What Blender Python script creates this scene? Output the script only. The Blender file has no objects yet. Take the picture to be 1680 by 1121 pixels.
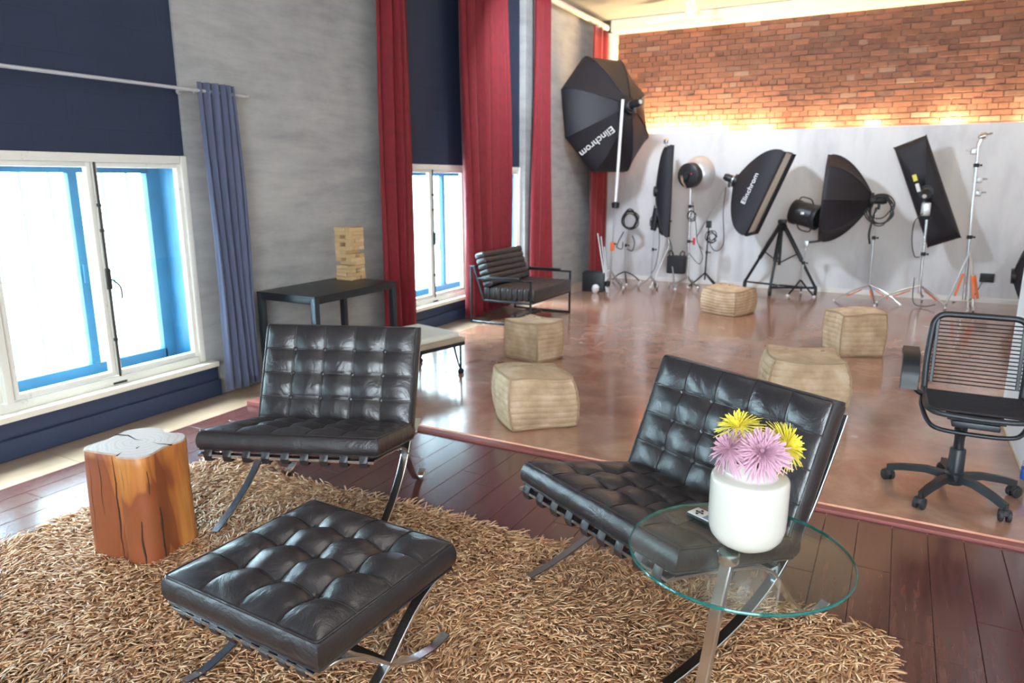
import bpy, bmesh, math, random
import numpy as np
from mathutils import Vector, Matrix, Euler
random.seed(7); rng = np.random.default_rng(7)
PI = math.pi
S = bpy.context.scene
C = S.collection

# ---------------------------------------------------------------- camera, sky, lights, exposure
F_PX, CX, CY = 1165.0, 840.0, 560.5
cam_d = bpy.data.cameras.new('camera'); cam = bpy.data.objects.new('camera', cam_d); C.objects.link(cam)
cam.location = (0, 0, 1.5)
cam.rotation_euler = (math.radians(77.2), 0, math.radians(28.3))
cam_d.sensor_width = 36; cam_d.lens = 36*F_PX/1680
cam_d.clip_start = .05
cam_d.dof.use_dof = True; cam_d.dof.focus_distance = 2.15; cam_d.dof.aperture_fstop = 3.8
S.camera = cam
S.view_settings.view_transform = 'Standard'; S.view_settings.look = 'None'
S.view_settings.gamma = 1; S.view_settings.use_curve_mapping = False
S.view_settings.exposure = 0.0

world = bpy.data.worlds.new('sky'); S.world = world; world.use_nodes = True
bg = world.node_tree.nodes['Background']
bg.inputs[0].default_value = (.80, .92, 1.0, 1); bg.inputs[1].default_value = 22.0      # flat bright overcast

def area(loc, target, sx, sy, power, col, portal=False, spread=None):
    d = bpy.data.lights.new('area', 'AREA'); d.shape = 'RECTANGLE'; d.size = sx; d.size_y = sy
    d.energy = power; d.color = col
    o = bpy.data.objects.new('area_light', d); C.objects.link(o); o.location = loc
    o.rotation_euler = (Vector(target)-Vector(loc)).to_track_quat('-Z', 'Y').to_euler()
    if portal: d.cycles.is_portal = True
    if spread: d.spread = spread
    return o
# the openings of the left wall (sky portals)
for y0, y1 in ((-2.4, -.2), (.78, 3.22), (5.52, 7.98)):
    area((-4.62, (y0+y1)/2, .94), (0, (y0+y1)/2, .94), 1.36, y1-y0, 1, (1, 1, 1), portal=True)
# soft, hazy sun from high outside the left wall
d = bpy.data.lights.new('sun', 'SUN'); d.energy = 34; d.angle = math.radians(32); d.color = (.93, .97, 1)
o = bpy.data.objects.new('sun', d); C.objects.link(o); o.rotation_euler = Vector((.62, .10, -.78)).to_track_quat('-Z', 'Y').to_euler()
# warm fill lights added under the ceiling, for lamps out of view
area((-.6, 2.2, 3.7), (-.6, 2.2, 0), 2.4, 1.6, 34, (1, .93, .84))
area((2.6, 6.0, 3.7), (1.2, 6.0, 0), 2.2, 1.8, 84, (1, .92, .82))
# cool fill light added on the camera side, for openings out of view
area((1.5, -2.4, 2.4), (-1.5, 4, .8), 3.4, 1.8, 46, (.86, .93, 1))
area((-3.0, 6.6, 3.6), (-1.0, 10.4, .9), .35, .35, 150, (.78, .88, 1))  # cool key spot high on the left, set by the gear's shadows
# lamps on the shelf behind the white partition, washing the bricks
for i, x in enumerate((-3.62, -3.22, -2.86, -2.45, -1.85, -1.05, -.42, .45, 1.35)):
    d = bpy.data.lights.new('uplight', 'POINT'); d.energy = (26, 30, 24, 26, 22, 11, 13, 22, 18)[i]*4.4; d.color = (1, .70, .36)
    d.shadow_soft_size = .03
    o = bpy.data.objects.new('uplight', d); C.objects.link(o); o.location = (x, 10.71, 2.10)

# ---------------------------------------------------------------- helpers
def at(px, py, X=None, Y=None, Z=None):
    """world point seen at a pixel of the photograph, on the plane x=X, y=Y or z=Z"""
    m = cam.rotation_euler.to_matrix()
    d = m @ Vector(((px-CX)/F_PX, -(py-CY)/F_PX, -1))
    o = Vector(cam.location)
    t = (X-o.x)/d.x if X is not None else (Y-o.y)/d.y if Y is not None else (Z-o.z)/d.z
    return o + d*t

class N:
    def __init__(s, name):
        s.m = bpy.data.materials.new(name); s.m.use_nodes = True; s.t = s.m.node_tree
        s.b = s.t.nodes['Principled BSDF']; s.out = s.t.nodes['Material Output']
    def n(s, typ, ins=None, **props):
        q = s.t.nodes.new('ShaderNode'+typ)
        for k, v in props.items(): setattr(q, k, v)
        for k, v in (ins or {}).items(): s.set(q, k, v)
        return q
    def set(s, q, k, v):
        sock = q.inputs[k]
        if hasattr(v, 'bl_idname') and hasattr(v, 'outputs'): v = v.outputs[0]
        if isinstance(v, bpy.types.NodeSocket): s.t.links.new(v, sock)
        else:
            if isinstance(v, tuple) and len(v) == 3 and sock.type == 'RGBA': v = (*v, 1)
            sock.default_value = v
    def bs(s, **kw):
        mp = dict(col='Base Color', rough='Roughness', metal='Metallic', normal='Normal', spec='Specular IOR Level', coat='Coat Weight', coatr='Coat Roughness',
                  sheen='Sheen Weight', trans='Transmission Weight', ior='IOR', alpha='Alpha', sss='Subsurface Weight', emit='Emission Color', es='Emission Strength')
        for k, v in kw.items(): s.set(s.b, mp[k], v)
        return s.m
    def coord(s, kind='Object', scale=(1, 1, 1), rnd=0, loc=(0, 0, 0)):
        tc = s.n('TexCoord'); o = tc.outputs[kind]
        if rnd:
            oi = s.n('ObjectInfo'); ad = s.n('VectorMath', {0: o}, operation='ADD')
            sc = s.n('Math', {0: oi.outputs['Random'], 1: rnd}, operation='MULTIPLY'); s.t.links.new(sc.outputs[0], ad.inputs[1]); o = ad.outputs[0]
        mp = s.n('Mapping', {'Vector': o, 'Scale': scale, 'Location': loc}); return mp.outputs[0]
    def noise(s, vec, scale, detail=3, rough=.55, dist=0):
        q = s.n('TexNoise', {'Vector': vec, 'Scale': scale, 'Detail': detail, 'Roughness': rough, 'Distortion': dist}); return q.outputs[0]
    def ramp(s, fac, stops):
        q = s.n('ValToRGB', {'Fac': fac}); e = q.color_ramp.elements
        while len(e) < len(stops): e.new(.5)
        for el, (p, c) in zip(e, stops): el.position = p; el.color = (*c, 1) if len(c) == 3 else c
        return q.outputs[0]
    def mix(s, fac, a, b, mode='MIX'):
        q = s.n('Mix', data_type='RGBA', blend_type=mode)
        for i, v in ((0, fac), (6, a), (7, b)): s.set(q, i, v)
        return q.outputs[2]
    def bump(s, h, strength=.3, dist=.01, normal=None):
        q = s.n('Bump', {'Height': h, 'Strength': strength, 'Distance': dist})
        if normal is not None: s.t.links.new(normal, q.inputs['Normal'])
        return q.outputs[0]
    def rnd(s):
        a = s.n('ObjectInfo').outputs['Random']; b = s.n('NewGeometry').outputs['Random Per Island']
        ad = s.n('Math', {0: a, 1: b}, operation='ADD'); return s.n('Math', {0: ad}, operation='FRACT').outputs[0]

def plain(name, col, rough=.5, metal=0, bump=0, bscale=60, var=.0, **kw):
    m = N(name); v = m.coord()
    nz = m.noise(v, bscale, 4)
    c = col
    if var: c = m.mix(m.noise(v, 6, 4), tuple(x*(1-var) for x in col), tuple(min(1, x*(1+var)) for x in col))
    if bump: m.bs(normal=m.bump(nz, bump, .004))
    return m.bs(col=c, rough=rough, metal=metal, **kw)

def schlick(m, f0, k):
    lw = m.n('LayerWeight', {'Blend': .5}); p = m.n('Math', {0: lw.outputs['Facing'], 1: 5.0}, operation='POWER')
    return m.n('Math', {0: p, 1: k, 2: f0}, operation='MULTIPLY_ADD')
M = {}
# leather: dark charcoal with fine grain and soft creases
m = N('leather'); v = m.coord()
vo = m.n('TexVoronoi', {'Vector': v, 'Scale': 190}); cr = m.noise(v, 9, 5, .6, 1.2)
n1 = m.bump(vo.outputs[0], .10, .0015); n2 = m.bump(cr, .45, .012, n1)
col = m.mix(m.noise(v, 5, 3), (.014, .011, .013), (.026, .021, .023))
M['leather'] = m.bs(col=col, rough=m.n('MapRange', {0: cr, 3: .24, 4: .42}), normal=n2, spec=.75)
M['strap'] = plain('strap_leather', (.022, .018, .019), .42, bump=.2)
M['chrome'] = plain('chrome', (.78, .79, .81), .2, 1.0)
M['steel'] = plain('brushed_steel', (.55, .55, .56), .3, 1.0)
M['black_metal'] = plain('black_metal', (.020, .023, .028), .38, .3, bump=.1)
M['blue_metal'] = plain('dark_grey_metal', (.045, .055, .065), .34, .6)
M['black_plastic'] = plain('black_plastic', (.010, .012, .016), .42, bump=.15)
M['rubber'] = plain('rubber', (.015, .015, .017), .6)
M['bungee'] = plain('bungee', (.014, .010, .013), .7, bump=.3, bscale=300)
M['softbox'] = plain('softbox_cloth', (.011, .010, .016), .62, bump=.5, bscale=14)
M['diffuser'] = plain('diffuser_cloth', (.78, .74, .66), .8)
M['white_print'] = plain('white_print', (.78, .78, .78), .6)
M['orange'] = plain('orange_paint', (.80, .17, .04), .45)
M['red_plastic'] = plain('red_plastic', (.6, .02, .03), .4)
M['yellow_label'] = plain('yellow_label', (.75, .68, .12), .6)
M['cable'] = plain('cable', (.02, .02, .022), .5)
M['ceramic'] = plain('vase_glaze', (.57, .545, .485), .22, coat=.4, coatr=.05)
M['petal_yellow'] = plain('petal_yellow', (.84, .72, .07), .6, sss=.0)
M['petal_pink'] = plain('petal_pink', (.58, .33, .43), .6, var=.10)
M['petal_peach'] = plain('petal_peach', (.95, .70, .42), .6)
M['stem'] = plain('stem', (.13, .25, .06), .6)
M['pollen'] = plain('flower_heart', (.72, .50, .20), .8)
M['wallwhite'] = plain('white_paint', (.80, .79, .76), .55, bump=.25, bscale=10)
M['panelwhite'] = plain('foam_board_white', (.84, .86, .88), .6)
M['panel_edge'] = plain('panel_edge', (.70, .62, .45), .7)
M['bench_pad'] = plain('bench_cushion', (.74, .74, .66), .8, bump=.4, bscale=120)
M['bench_wood'] = plain('bench_wood', (.42, .34, .25), .6, var=.2)
M['curtain_blue'] = plain('curtain_blue_cloth', (.085, .098, .165), .85, bump=.4, bscale=300, sheen=.3)
m = N('red_velvet'); v = m.coord()
M['velvet'] = m.bs(col=m.mix(m.noise(v, 18, 4), (.13, .002, .006), (.27, .004, .013)), rough=.75, sheen=.2, normal=m.bump(m.noise(v, 120, 3), .3, .003))
M['brownpaint'] = plain('brown_step_edge', (.24, .07, .06), .5, var=.2)

# window wood: off-white, worn
m = N('window_paint'); v = m.coord()
w = m.noise(v, 14, 6, .7)
M['winpaint'] = m.bs(col=m.ramp(w, [(.0, (.80, .78, .72)), (.62, (.76, .73, .66)), (.74, (.40, .34, .28))]), rough=.5, normal=m.bump(w, .3, .004))
M['bluewin'] = plain('blue_window_paint', (.016, .13, .24), .5, var=.3)
M['grille'] = plain('overexposed_grille', (.42, .66, .72), .5)  # overexposed daylight is put into this pale cyan
M['darkiron'] = plain('window_iron', (.06, .055, .05), .5, .6, bump=.3)
m = N('window_glass')
g = m.n('BsdfGlossy', {'Roughness': .02}); tr = m.n('BsdfTransparent', {'Color': (.93, .98, .99)})
fr = schlick(m, .05, .9); mx = m.n('MixShader', {0: fr, 1: tr, 2: g}); m.t.links.new(mx.outputs[0], m.out.inputs[0])
M['pane'] = m.m
m = N('table_glass')
g = m.n('BsdfGlossy', {'Roughness': .015}); tr = m.n('BsdfTransparent', {'Color': (.90, .955, .94)})
fr = schlick(m, .05, .9); mx = m.n('MixShader', {0: fr, 1: tr, 2: g}); m.t.links.new(mx.outputs[0], m.out.inputs[0])
M['tglass'] = m.m
M['glass_edge'] = N('glass_edge').bs(col=(.04, .30, .27), rough=.06, trans=.7, ior=1.45)

# board-marked concrete
m = N('board_marked_concrete'); v = m.coord()
st = m.coord(scale=(1, .9, 5)); big = m.noise(v, 1.3, 5, .6); streak = m.noise(st, 1.9, 7, .66, .15); fine = m.noise(v, 45, 4)
wv = m.n('TexWave', {'Vector': m.coord(scale=(1, .04, 1)), 'Scale': 1.7, 'Distortion': 1.1, 'Detail': 2}, bands_direction='Z')
c = m.ramp(streak, [(.30, (.22, .215, .21)), (.5, (.35, .34, .325)), (.72, (.46, .445, .42))])
c = m.mix(.48, c, m.ramp(big, [(.3, (.26, .26, .28)), (.7, (.52, .51, .48))]))
h = m.mix(.3, streak, wv.outputs[0])
M['concrete'] = m.bs(col=c, rough=.85, normal=m.bump(fine, .25, .004, m.bump(h, .35, .02)))
# navy paint on blocks
m = N('navy_block_paint'); v = m.coord(); sw = m.n('Mapping', {'Vector': v, 'Rotation': (0, PI/2, 0)})
sx = m.n('SeparateXYZ', {0: v}); cx_ = m.n('CombineXYZ', {0: sx.outputs[1], 1: sx.outputs[2]})
bk = m.n('TexBrick', {'Vector': cx_, 'Scale': 1, 'Mortar Size': .006, 'Mortar Smooth': .6, 'Brick Width': .42, 'Row Height': .2, 'Color1': (1, 1, 1), 'Color2': (.9, .9, .9), 'Mortar': (0, 0, 0)})
c = m.mix(m.noise(v, 3, 5), (.013, .021, .050), (.021, .031, .066))
M['navy'] = m.bs(col=c, rough=.7, normal=m.bump(m.noise(v, 60, 4), .25, .004, m.bump(bk.outputs[0], .3, .004)))
M['navytrim'] = plain('navy_gloss_trim', (.032, .048, .095), .45, bump=.15, bscale=8, var=.15)
# bricks and mortar
m = N('brick'); r = m.rnd(); v = m.coord(rnd=9)
c = m.ramp(r, [(0, (.10, .043, .031)), (.35, (.14, .060, .041)), (.7, (.18, .078, .052)), (.93, (.085, .043, .036)), (1, (.23, .15, .12))])
c = m.mix(m.n('MapRange', {0: m.noise(v, 14, 5), 1: .45, 2: .8, 4: .6}), c, (.24, .12, .085))
M['brick'] = m.bs(col=c, rough=.85, normal=m.bump(m.noise(v, 40, 5), .6, .006))
m = N('mortar'); v = m.coord()
M['mortar'] = m.bs(col=m.mix(m.noise(v, 1.2, 5), (.17, .08, .055), (.38, .26, .20)), rough=.9, normal=m.bump(m.noise(v, 60, 4), .5, .005))
# red-brown plank, grain along Y
m = N('plank_wood'); r = m.rnd(); v = m.coord(scale=(1, .09, 1), rnd=13); gr = m.noise(v, 64, 6, .6, .9)
v2 = m.coord(scale=(1, .22, 1), rnd=29); fig = m.n('TexWave', {'Vector': v2, 'Scale': 7, 'Distortion': 9, 'Detail': 3, 'Detail Scale': 1.2}, bands_direction='X')
c = m.ramp(gr, [(.32, (.042, .012, .011)), (.5, (.078, .024, .022)), (.7, (.125, .042, .037))])
c = m.mix(.28, c, m.ramp(fig.outputs[0], [(.2, (.045, .014, .013)), (.9, (.125, .044, .038))]))
c = m.mix(m.n('Math', {0: r, 1: .5}, operation='MULTIPLY'), c, (.088, .028, .025))
M['plank'] = m.bs(col=c, rough=m.n('MapRange', {0: gr, 3: .20, 4: .27}), normal=m.bump(gr, .02, .001), spec=.65, coat=.35, coatr=.2)
M['gap_glint'] = plain('plank_joint_glint', (.30, .16, .13), .5)  # joints kept light to paint in the reflections on the plank bevels
m = N('tan_board'); v = m.coord(scale=(1, .1, 1), rnd=5)
M['tanboard'] = m.bs(col=m.mix(m.noise(v, 30, 4), (.30, .20, .13), (.42, .30, .21)), rough=.3, coat=.6, coatr=.2)
# stained concrete floor
m = N('stained_floor'); v = m.coord('Object'); a = m.noise(v, .9, 6, .62, .6); b = m.noise(v, 3.3, 6, .65, .8); f = m.noise(v, 26, 5)
c = m.ramp(a, [(.28, (.22, .095, .065)), (.44, (.34, .155, .10)), (.56, (.42, .25, .175)), (.70, (.46, .21, .14))])
c = m.mix(.45, c, m.ramp(b, [(.3, (.17, .085, .065)), (.5, (.32, .17, .115)), (.62, (.44, .26, .18)), (.74, (.55, .42, .33))]))
spots = m.noise(v, 7, 3); c = m.mix(m.ramp(spots, [(.70, (0, 0, 0)), (.76, (.7, .7, .7))]), c, (.55, .44, .36))
wear = m.noise(m.coord(scale=(1, .35, 1), loc=(3, 1, 0)), 1.6, 6, .7, 1); c = m.mix(m.ramp(wear, [(.60, (0, 0, 0)), (.72, (.55, .55, .55))]), c, (.42, .10, .07))
M['stain'] = m.bs(col=c, rough=m.n('MapRange', {0: b, 3: .10, 4: .26}), normal=m.bump(f, .05, .002), spec=.9, coat=.4, coatr=.12)
# rug
m = N('rug_pile'); r = m.n('NewGeometry').outputs['Random Per Island']
M['pile'] = m.bs(col=m.ramp(r, [(0, (.20, .080, .032)), (.2, (.44, .215, .095)), (.55, (.64, .36, .175)), (.8, (.78, .54, .33)), (1, (.42, .17, .07))]), rough=.42, spec=.6)
M['rugback'] = plain('rug_backing', (.20, .12, .06), .95, bump=.8, bscale=90)
# pouf canvas: fine horizontal weave
m = N('pouf_canvas'); v = m.coord(); n_ = m.noise(v, 8, 5)
c = m.ramp(n_, [(.3, (.38, .255, .155)), (.55, (.52, .37, .235)), (.75, (.64, .50, .36))])
M['pouf'] = m.bs(col=c, rough=.9, normal=m.bump(m.noise(v, 140, 2), .5, .004))
M['pouf_seam'] = plain('pouf_seam', (.36, .25, .15), .9)
# stump
m = N('stump_bark_side'); v = m.coord(scale=(1, 1, .10)); gr = m.noise(v, 26, 6, .7, .5); vb = m.coord(scale=(1, 1, .3), loc=(.3, .1, 0)); bl = m.noise(vb, 6.5, 2, .4, .8)
c = m.ramp(bl, [(.42, (.52, .20, .045)), (.50, (.42, .135, .030)), (.53, (.24, .060, .022)), (.60, (.28, .075, .028))])
c = m.mix(m.ramp(gr, [(.3, (.55, .55, .55)), (.55, (0, 0, 0))]), c, (.20, .07, .022))
M['stump'] = m.bs(col=c, rough=.42, normal=m.bump(gr, .35, .006))
m = N('stump_top'); v = m.coord(); wv = m.n('TexWave', {'Vector': v, 'Scale': 11, 'Distortion': 4.5, 'Detail': 2}, wave_type='RINGS', rings_direction='Z')
c = m.ramp(wv.outputs[0], [(0, (.40, .27, .22)), (.6, (.47, .34, .28)), (1, (.43, .30, .25))])
M['stumptop'] = m.bs(col=c, rough=.5)
M['crack'] = plain('crack', (.035, .018, .010), .9)
m = N('block_wood'); r = m.rnd(); v = m.coord(scale=(1, .2, 1), rnd=7)
M['block'] = m.bs(col=m.mix(m.noise(v, 40, 4), m.ramp(r, [(0, (.50, .32, .15)), (.5, (.66, .47, .25)), (1, (.76, .60, .38))]), (.55, .36, .18)), rough=.6)
# partition: white with grey streaks
m = N('partition_paint'); v = m.coord(scale=(1, 1, .35)); a = m.noise(v, 1.7, 5, .6); 
c = m.ramp(a, [(.3, (.56, .57, .60)), (.5, (.74, .745, .76)), (.75, (.80, .80, .80))])
M['partition'] = m.bs(col=c, rough=.65, normal=m.bump(m.noise(m.coord(scale=(3, 1, .3)), 6, 4), .2, .004))
M['ceil'] = plain('ceiling_grey', (.33, .325, .31), .9, bump=.3, bscale=8)
M['silver'] = plain('translucent_dish', (.62, .62, .64), .35, .5)
M['cream'] = plain('cream_stone', (.82, .76, .64), .6, bump=.2, bscale=20, var=.05)
m = N('clear_plastic'); g = m.n('BsdfGlossy', {'Roughness': .05}); tr = m.n('BsdfTransparent', {'Color': (.85, .9, .93)})
fr = schlick(m, .08, .9); mx = m.n('MixShader', {0: fr, 1: tr, 2: g}); m.t.links.new(mx.outputs[0], m.out.inputs[0]); M['clear'] = m.m
M['label_blue'] = plain('blue_label', (.02, .10, .45), .5)
M['screen'] = plain('device_screen', (.12, .20, .28), .1)
M['silverplastic'] = plain('silver_plastic', (.62, .62, .62), .35, .3)

def catmull(pts, n=6, closed=False):
    P = [Vector(p) for p in pts]; out = []; L = len(P)
    if L < 3: return P
    for i in range(L if closed else L-1):
        if closed: a, b, c, d = P[(i-1) % L], P[i], P[(i+1) % L], P[(i+2) % L]
        else: a, b, c, d = (P[i-1] if i else P[0]*2-P[1]), P[i], P[i+1], (P[i+2] if i+2 < L else P[-1]*2-P[-2])
        for k in range(n):
            t = k/n; out.append(.5*((2*b)+(c-a)*t+(2*a-5*b+4*c-d)*t*t+(3*b-a-3*c+d)*t**3))
    if not closed: out.append(P[-1])
    return out

class MB:
    def __init__(s): s.b = bmesh.new()
    def merge(s, other, M4=None):
        if M4 is not None: other.transform(M4)
        me = bpy.data.meshes.new('t'); other.to_mesh(me); other.free(); s.b.from_mesh(me); bpy.data.meshes.remove(me); return s
    def box(s, c, size, bev=0, rot=None, seg=2):
        t = bmesh.new(); bmesh.ops.create_cube(t, size=1); bmesh.ops.scale(t, vec=size, verts=t.verts)
        if bev: bmesh.ops.bevel(t, geom=t.edges[:], offset=bev, segments=seg, profile=.6, affect='EDGES', clamp_overlap=True)
        m4 = Matrix.Translation(c)
        if rot is not None: m4 = m4 @ (Euler(rot).to_matrix().to_4x4() if not isinstance(rot, Matrix) else rot.to_4x4())
        return s.merge(t, m4)
    def sweep(s, path, prof, closed=False, side=None, caps=True):
        """profile points (a, b) swept along a path; side = fixed side axis for flat bars"""
        P = [Vector(p) for p in path]; n = len(P); rings = []; prev = None
        for i, p in enumerate(P):
            t = (P[(i+1) % n]-P[i-1]) if closed else (P[min(i+1, n-1)]-P[max(i-1, 0)])
            t.normalize()
            if side is not None: u = Vector(side); u = (u-t*u.dot(t)).normalized()
            else:
                if prev is None: u = t.orthogonal().normalized()
                else:
                    u = prev-t*prev.dot(t); u = u.normalized() if u.length > 1e-6 else t.orthogonal().normalized()
            prev = u; w = t.cross(u)
            sc = prof(i/(n-1)) if callable(prof) else prof
            rings.append([s.b.verts.new(p+u*a+w*b) for a, b in sc])
        k = len(rings[0])
        for i in range(n if closed else n-1):
            A, B = rings[i], rings[(i+1) % n]
            for j in range(k): s.b.faces.new((A[j], A[(j+1) % k], B[(j+1) % k], B[j]))
        if caps and not closed: s.b.faces.new(rings[0][::-1]); s.b.faces.new(rings[-1])
        return s
    def tube(s, path, r, seg=8, closed=False):
        if callable(r): f = lambda t: [(r(t)*math.cos(2*PI*j/seg), r(t)*math.sin(2*PI*j/seg)) for j in range(seg)]
        else: f = [(r*math.cos(2*PI*j/seg), r*math.sin(2*PI*j/seg)) for j in range(seg)]
        return s.sweep(path, f, closed)
    def bar(s, path, w, t, side, closed=False):
        b = min(w, t)*.18
        p = [(-w/2+b, -t/2), (w/2-b, -t/2), (w/2, -t/2+b), (w/2, t/2-b), (w/2-b, t/2), (-w/2+b, t/2), (-w/2, t/2-b), (-w/2, -t/2+b)]
        return s.sweep(path, p, closed, side)
    def lathe(s, prof, c=(0, 0, 0), seg=32, axis=None):
        c = Vector(c); R = Matrix.Identity(3) if axis is None else Vector((0, 0, 1)).rotation_difference(Vector(axis)).to_matrix()
        rings = []
        for r, z in prof:
            if r < 1e-5: rings.append([s.b.verts.new(c+R@Vector((0, 0, z)))])
            else: rings.append([s.b.verts.new(c+R@Vector((r*math.cos(2*PI*j/seg), r*math.sin(2*PI*j/seg), z))) for j in range(seg)])
        for A, B in zip(rings, rings[1:]):
            for j in range(seg):
                q = (j+1) % seg
                if len(A) == 1 and len(B) == 1: continue
                if len(A) == 1: s.b.faces.new((A[0], B[j], B[q])) if True else 0
                elif len(B) == 1: s.b.faces.new((A[j], B[0], A[q]))
                else: s.b.faces.new((A[j], B[j], B[q], A[q]))
        return s
    def cyl(s, a, b, r, r2=None, seg=16):
        a, b = Vector(a), Vector(b); L = (b-a).length; r2 = r if r2 is None else r2
        e = min(r, r2, L)*.12
        return s.lathe([(0, 0), (r-e, 0), (r, e), (r2, L-e), (r2-e, L), (0, L)], a, seg, (b-a))
    def build(s, name, mat, parent=None, smooth=True, ang=38):
        bmesh.ops.recalc_face_normals(s.b, faces=s.b.faces[:])
        me = bpy.data.meshes.new(name); s.b.to_mesh(me); s.b.free()
        if smooth: me.polygons.foreach_set('use_smooth', [True]*len(me.polygons)); me.set_sharp_from_angle(angle=math.radians(ang))
        mats = mat if isinstance(mat, (list, tuple)) else [mat]
        for q in mats: me.materials.append(M[q] if isinstance(q, str) else q)
        return link(name, me, parent)

def link(name, me, parent=None):
    o = bpy.data.objects.new(name, me); C.objects.link(o)
    if parent is not None: o.parent = parent
    return o
def tag(o, label=None, cat=None, group=None, kind=None):
    for k, v in (('label', label), ('category', cat), ('group', group), ('kind', kind)):
        if v: o[k] = v
    return o
def empty(name, loc, rz=0, label=None, cat=None, group=None):
    o = bpy.data.objects.new(name, None); C.objects.link(o); o.location = loc; o.rotation_euler.z = rz; o.empty_display_size = .1
    return tag(o, label, cat, group)
def struct(o): o['kind'] = 'structure'; return o
def copy_tree(o, parent=None):
    c = o.copy(); C.objects.link(c); c.parent = parent
    for ch in list(o.children): copy_tree(ch, c)
    return c
def text_mesh(name, s, size, mat, parent, m4, bold=.02):
    cu = bpy.data.curves.new('t', 'FONT'); cu.body = s; cu.size = size; cu.extrude = .0015; cu.offset = bold*size*.25
    cu.align_x = 'CENTER'; cu.align_y = 'CENTER'
    t = bpy.data.objects.new('t', cu); C.objects.link(t)
    dg = bpy.context.evaluated_depsgraph_get(); me = bpy.data.meshes.new_from_object(t.evaluated_get(dg))
    bpy.data.objects.remove(t); me.transform(m4); me.materials.clear(); me.materials.append(M[mat]); me.name = name
    return link(name, me, parent)
# ================================================================ the setting
XL, YB, ZC = -4.2, 10.84, 3.80          # left wall face, brick face, ceiling
XR, YF = 4.2, -3.2
# floor: wood in front, stained concrete behind a low red-brown edge
fl = struct(MB().box((-.0, .06, -.075), (8.4, 6.60, .125)).box((-3.99, 7.0, -.075), (.44, 8.0, .125)).build('floor', 'gap_glint', smooth=False))
def plank_mesh(L, W=.1345):
    me = bpy.data.meshes.new('plank'); b = MB().box((0, 0, -.006), (W-.002, L-.0015, .012), bev=.0012, seg=1).b
    b.to_mesh(me); b.free(); return me
cache = {}
xs = -3.785+.1345/2
row = 0
while xs < 1.75:
    y = -.55-random.random()*1.1
    while y < 3.355:
        a, b = max(y, -.55), min(y+1.22, 3.355)
        if b-a > .03:
            k = round(b-a, 2)
            if k not in cache: cache[k] = plank_mesh(k); cache[k].materials.append(M['plank'])
            p = link('plank', cache[k], fl); p.location = (xs, (a+b)/2, 0)
        y += 1.22
    xs += .1345; row += 1
for i in range(8):
    me = plank_mesh(1.75, .36); me.materials.append(M['tanboard']); me.name = 'tan_border_board'
    p = link('border_board', me, fl); p.location = (-3.968, -2.3+i*1.752, 0)
    if i: p.data = first_border
    else: first_border = me
slab = struct(MB().box((.205, 7.14, -.06), (7.99, 7.40, .14)).build('floor', 'stain', smooth=False))
stepb = MB().box((.21, 3.385, .003), (8.0, .05, .022), bev=.003); stepb.box((-3.66, 3.30, .016), (.26, .16, .034), bev=.004)
struct(stepb.build('trim_1', 'brownpaint'))

# left wall: concrete with two openings, navy infill above and below the windows
W1, W2 = (.72, 3.25), (5.46, 8.03); W0 = (-2.46, -.14)
T = .40
wl = MB()
def seg(y0, y1, z0, z1, x=XL): wl.box((x-T/2, (y0+y1)/2, (z0-.12+z1)/2), (T, y1-y0, z1-z0+.12))
for a, b in ((YF, W0[0]), (W0[1], W1[0]), (W1[1], W2[0]), (W2[1], YB+.1)): seg(a, b, 0, ZC+.1)
struct(wl.build('wall_left', 'concrete', smooth=False))
for i, (a, b) in enumerate((W0, W1, W2)):
    nv = MB(); t = T-.02
    nv.box((XL-.02-t/2, (a+b)/2, (1.66+ZC+.1)/2), (t, b-a, ZC+.1-1.66)); nv.box((XL-.02-t/2, (a+b)/2, .065), (t, b-a, .37))
    struct(nv.build('wall_left_infill', 'navy', smooth=False))
# the concrete jamb beyond the second window stands a little proud
struct(MB().box((XL+.03, 8.16, ZC/2), (.06, .26, ZC), bev=.004).build('trim_2', 'concrete', smooth=False))
# apron boards and sills
for k, (a, b) in enumerate((W0, W1, W2)):
    ap = MB(); e = .07
    ap.box((XL+.012, (a+b)/2+.0, .165), (.03, b-a+2*e, .10), bev=.004); ap.box((XL+.025, (a+b)/2, .058), (.055, b-a+2*e, .115), bev=.006)
    struct(ap.build('baseboard_left', 'navytrim'))
    struct(MB().box((XL+.0, (a+b)/2, .235), (.15, b-a+.10, .035), bev=.004).build('window_sill', 'cream'))

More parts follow.
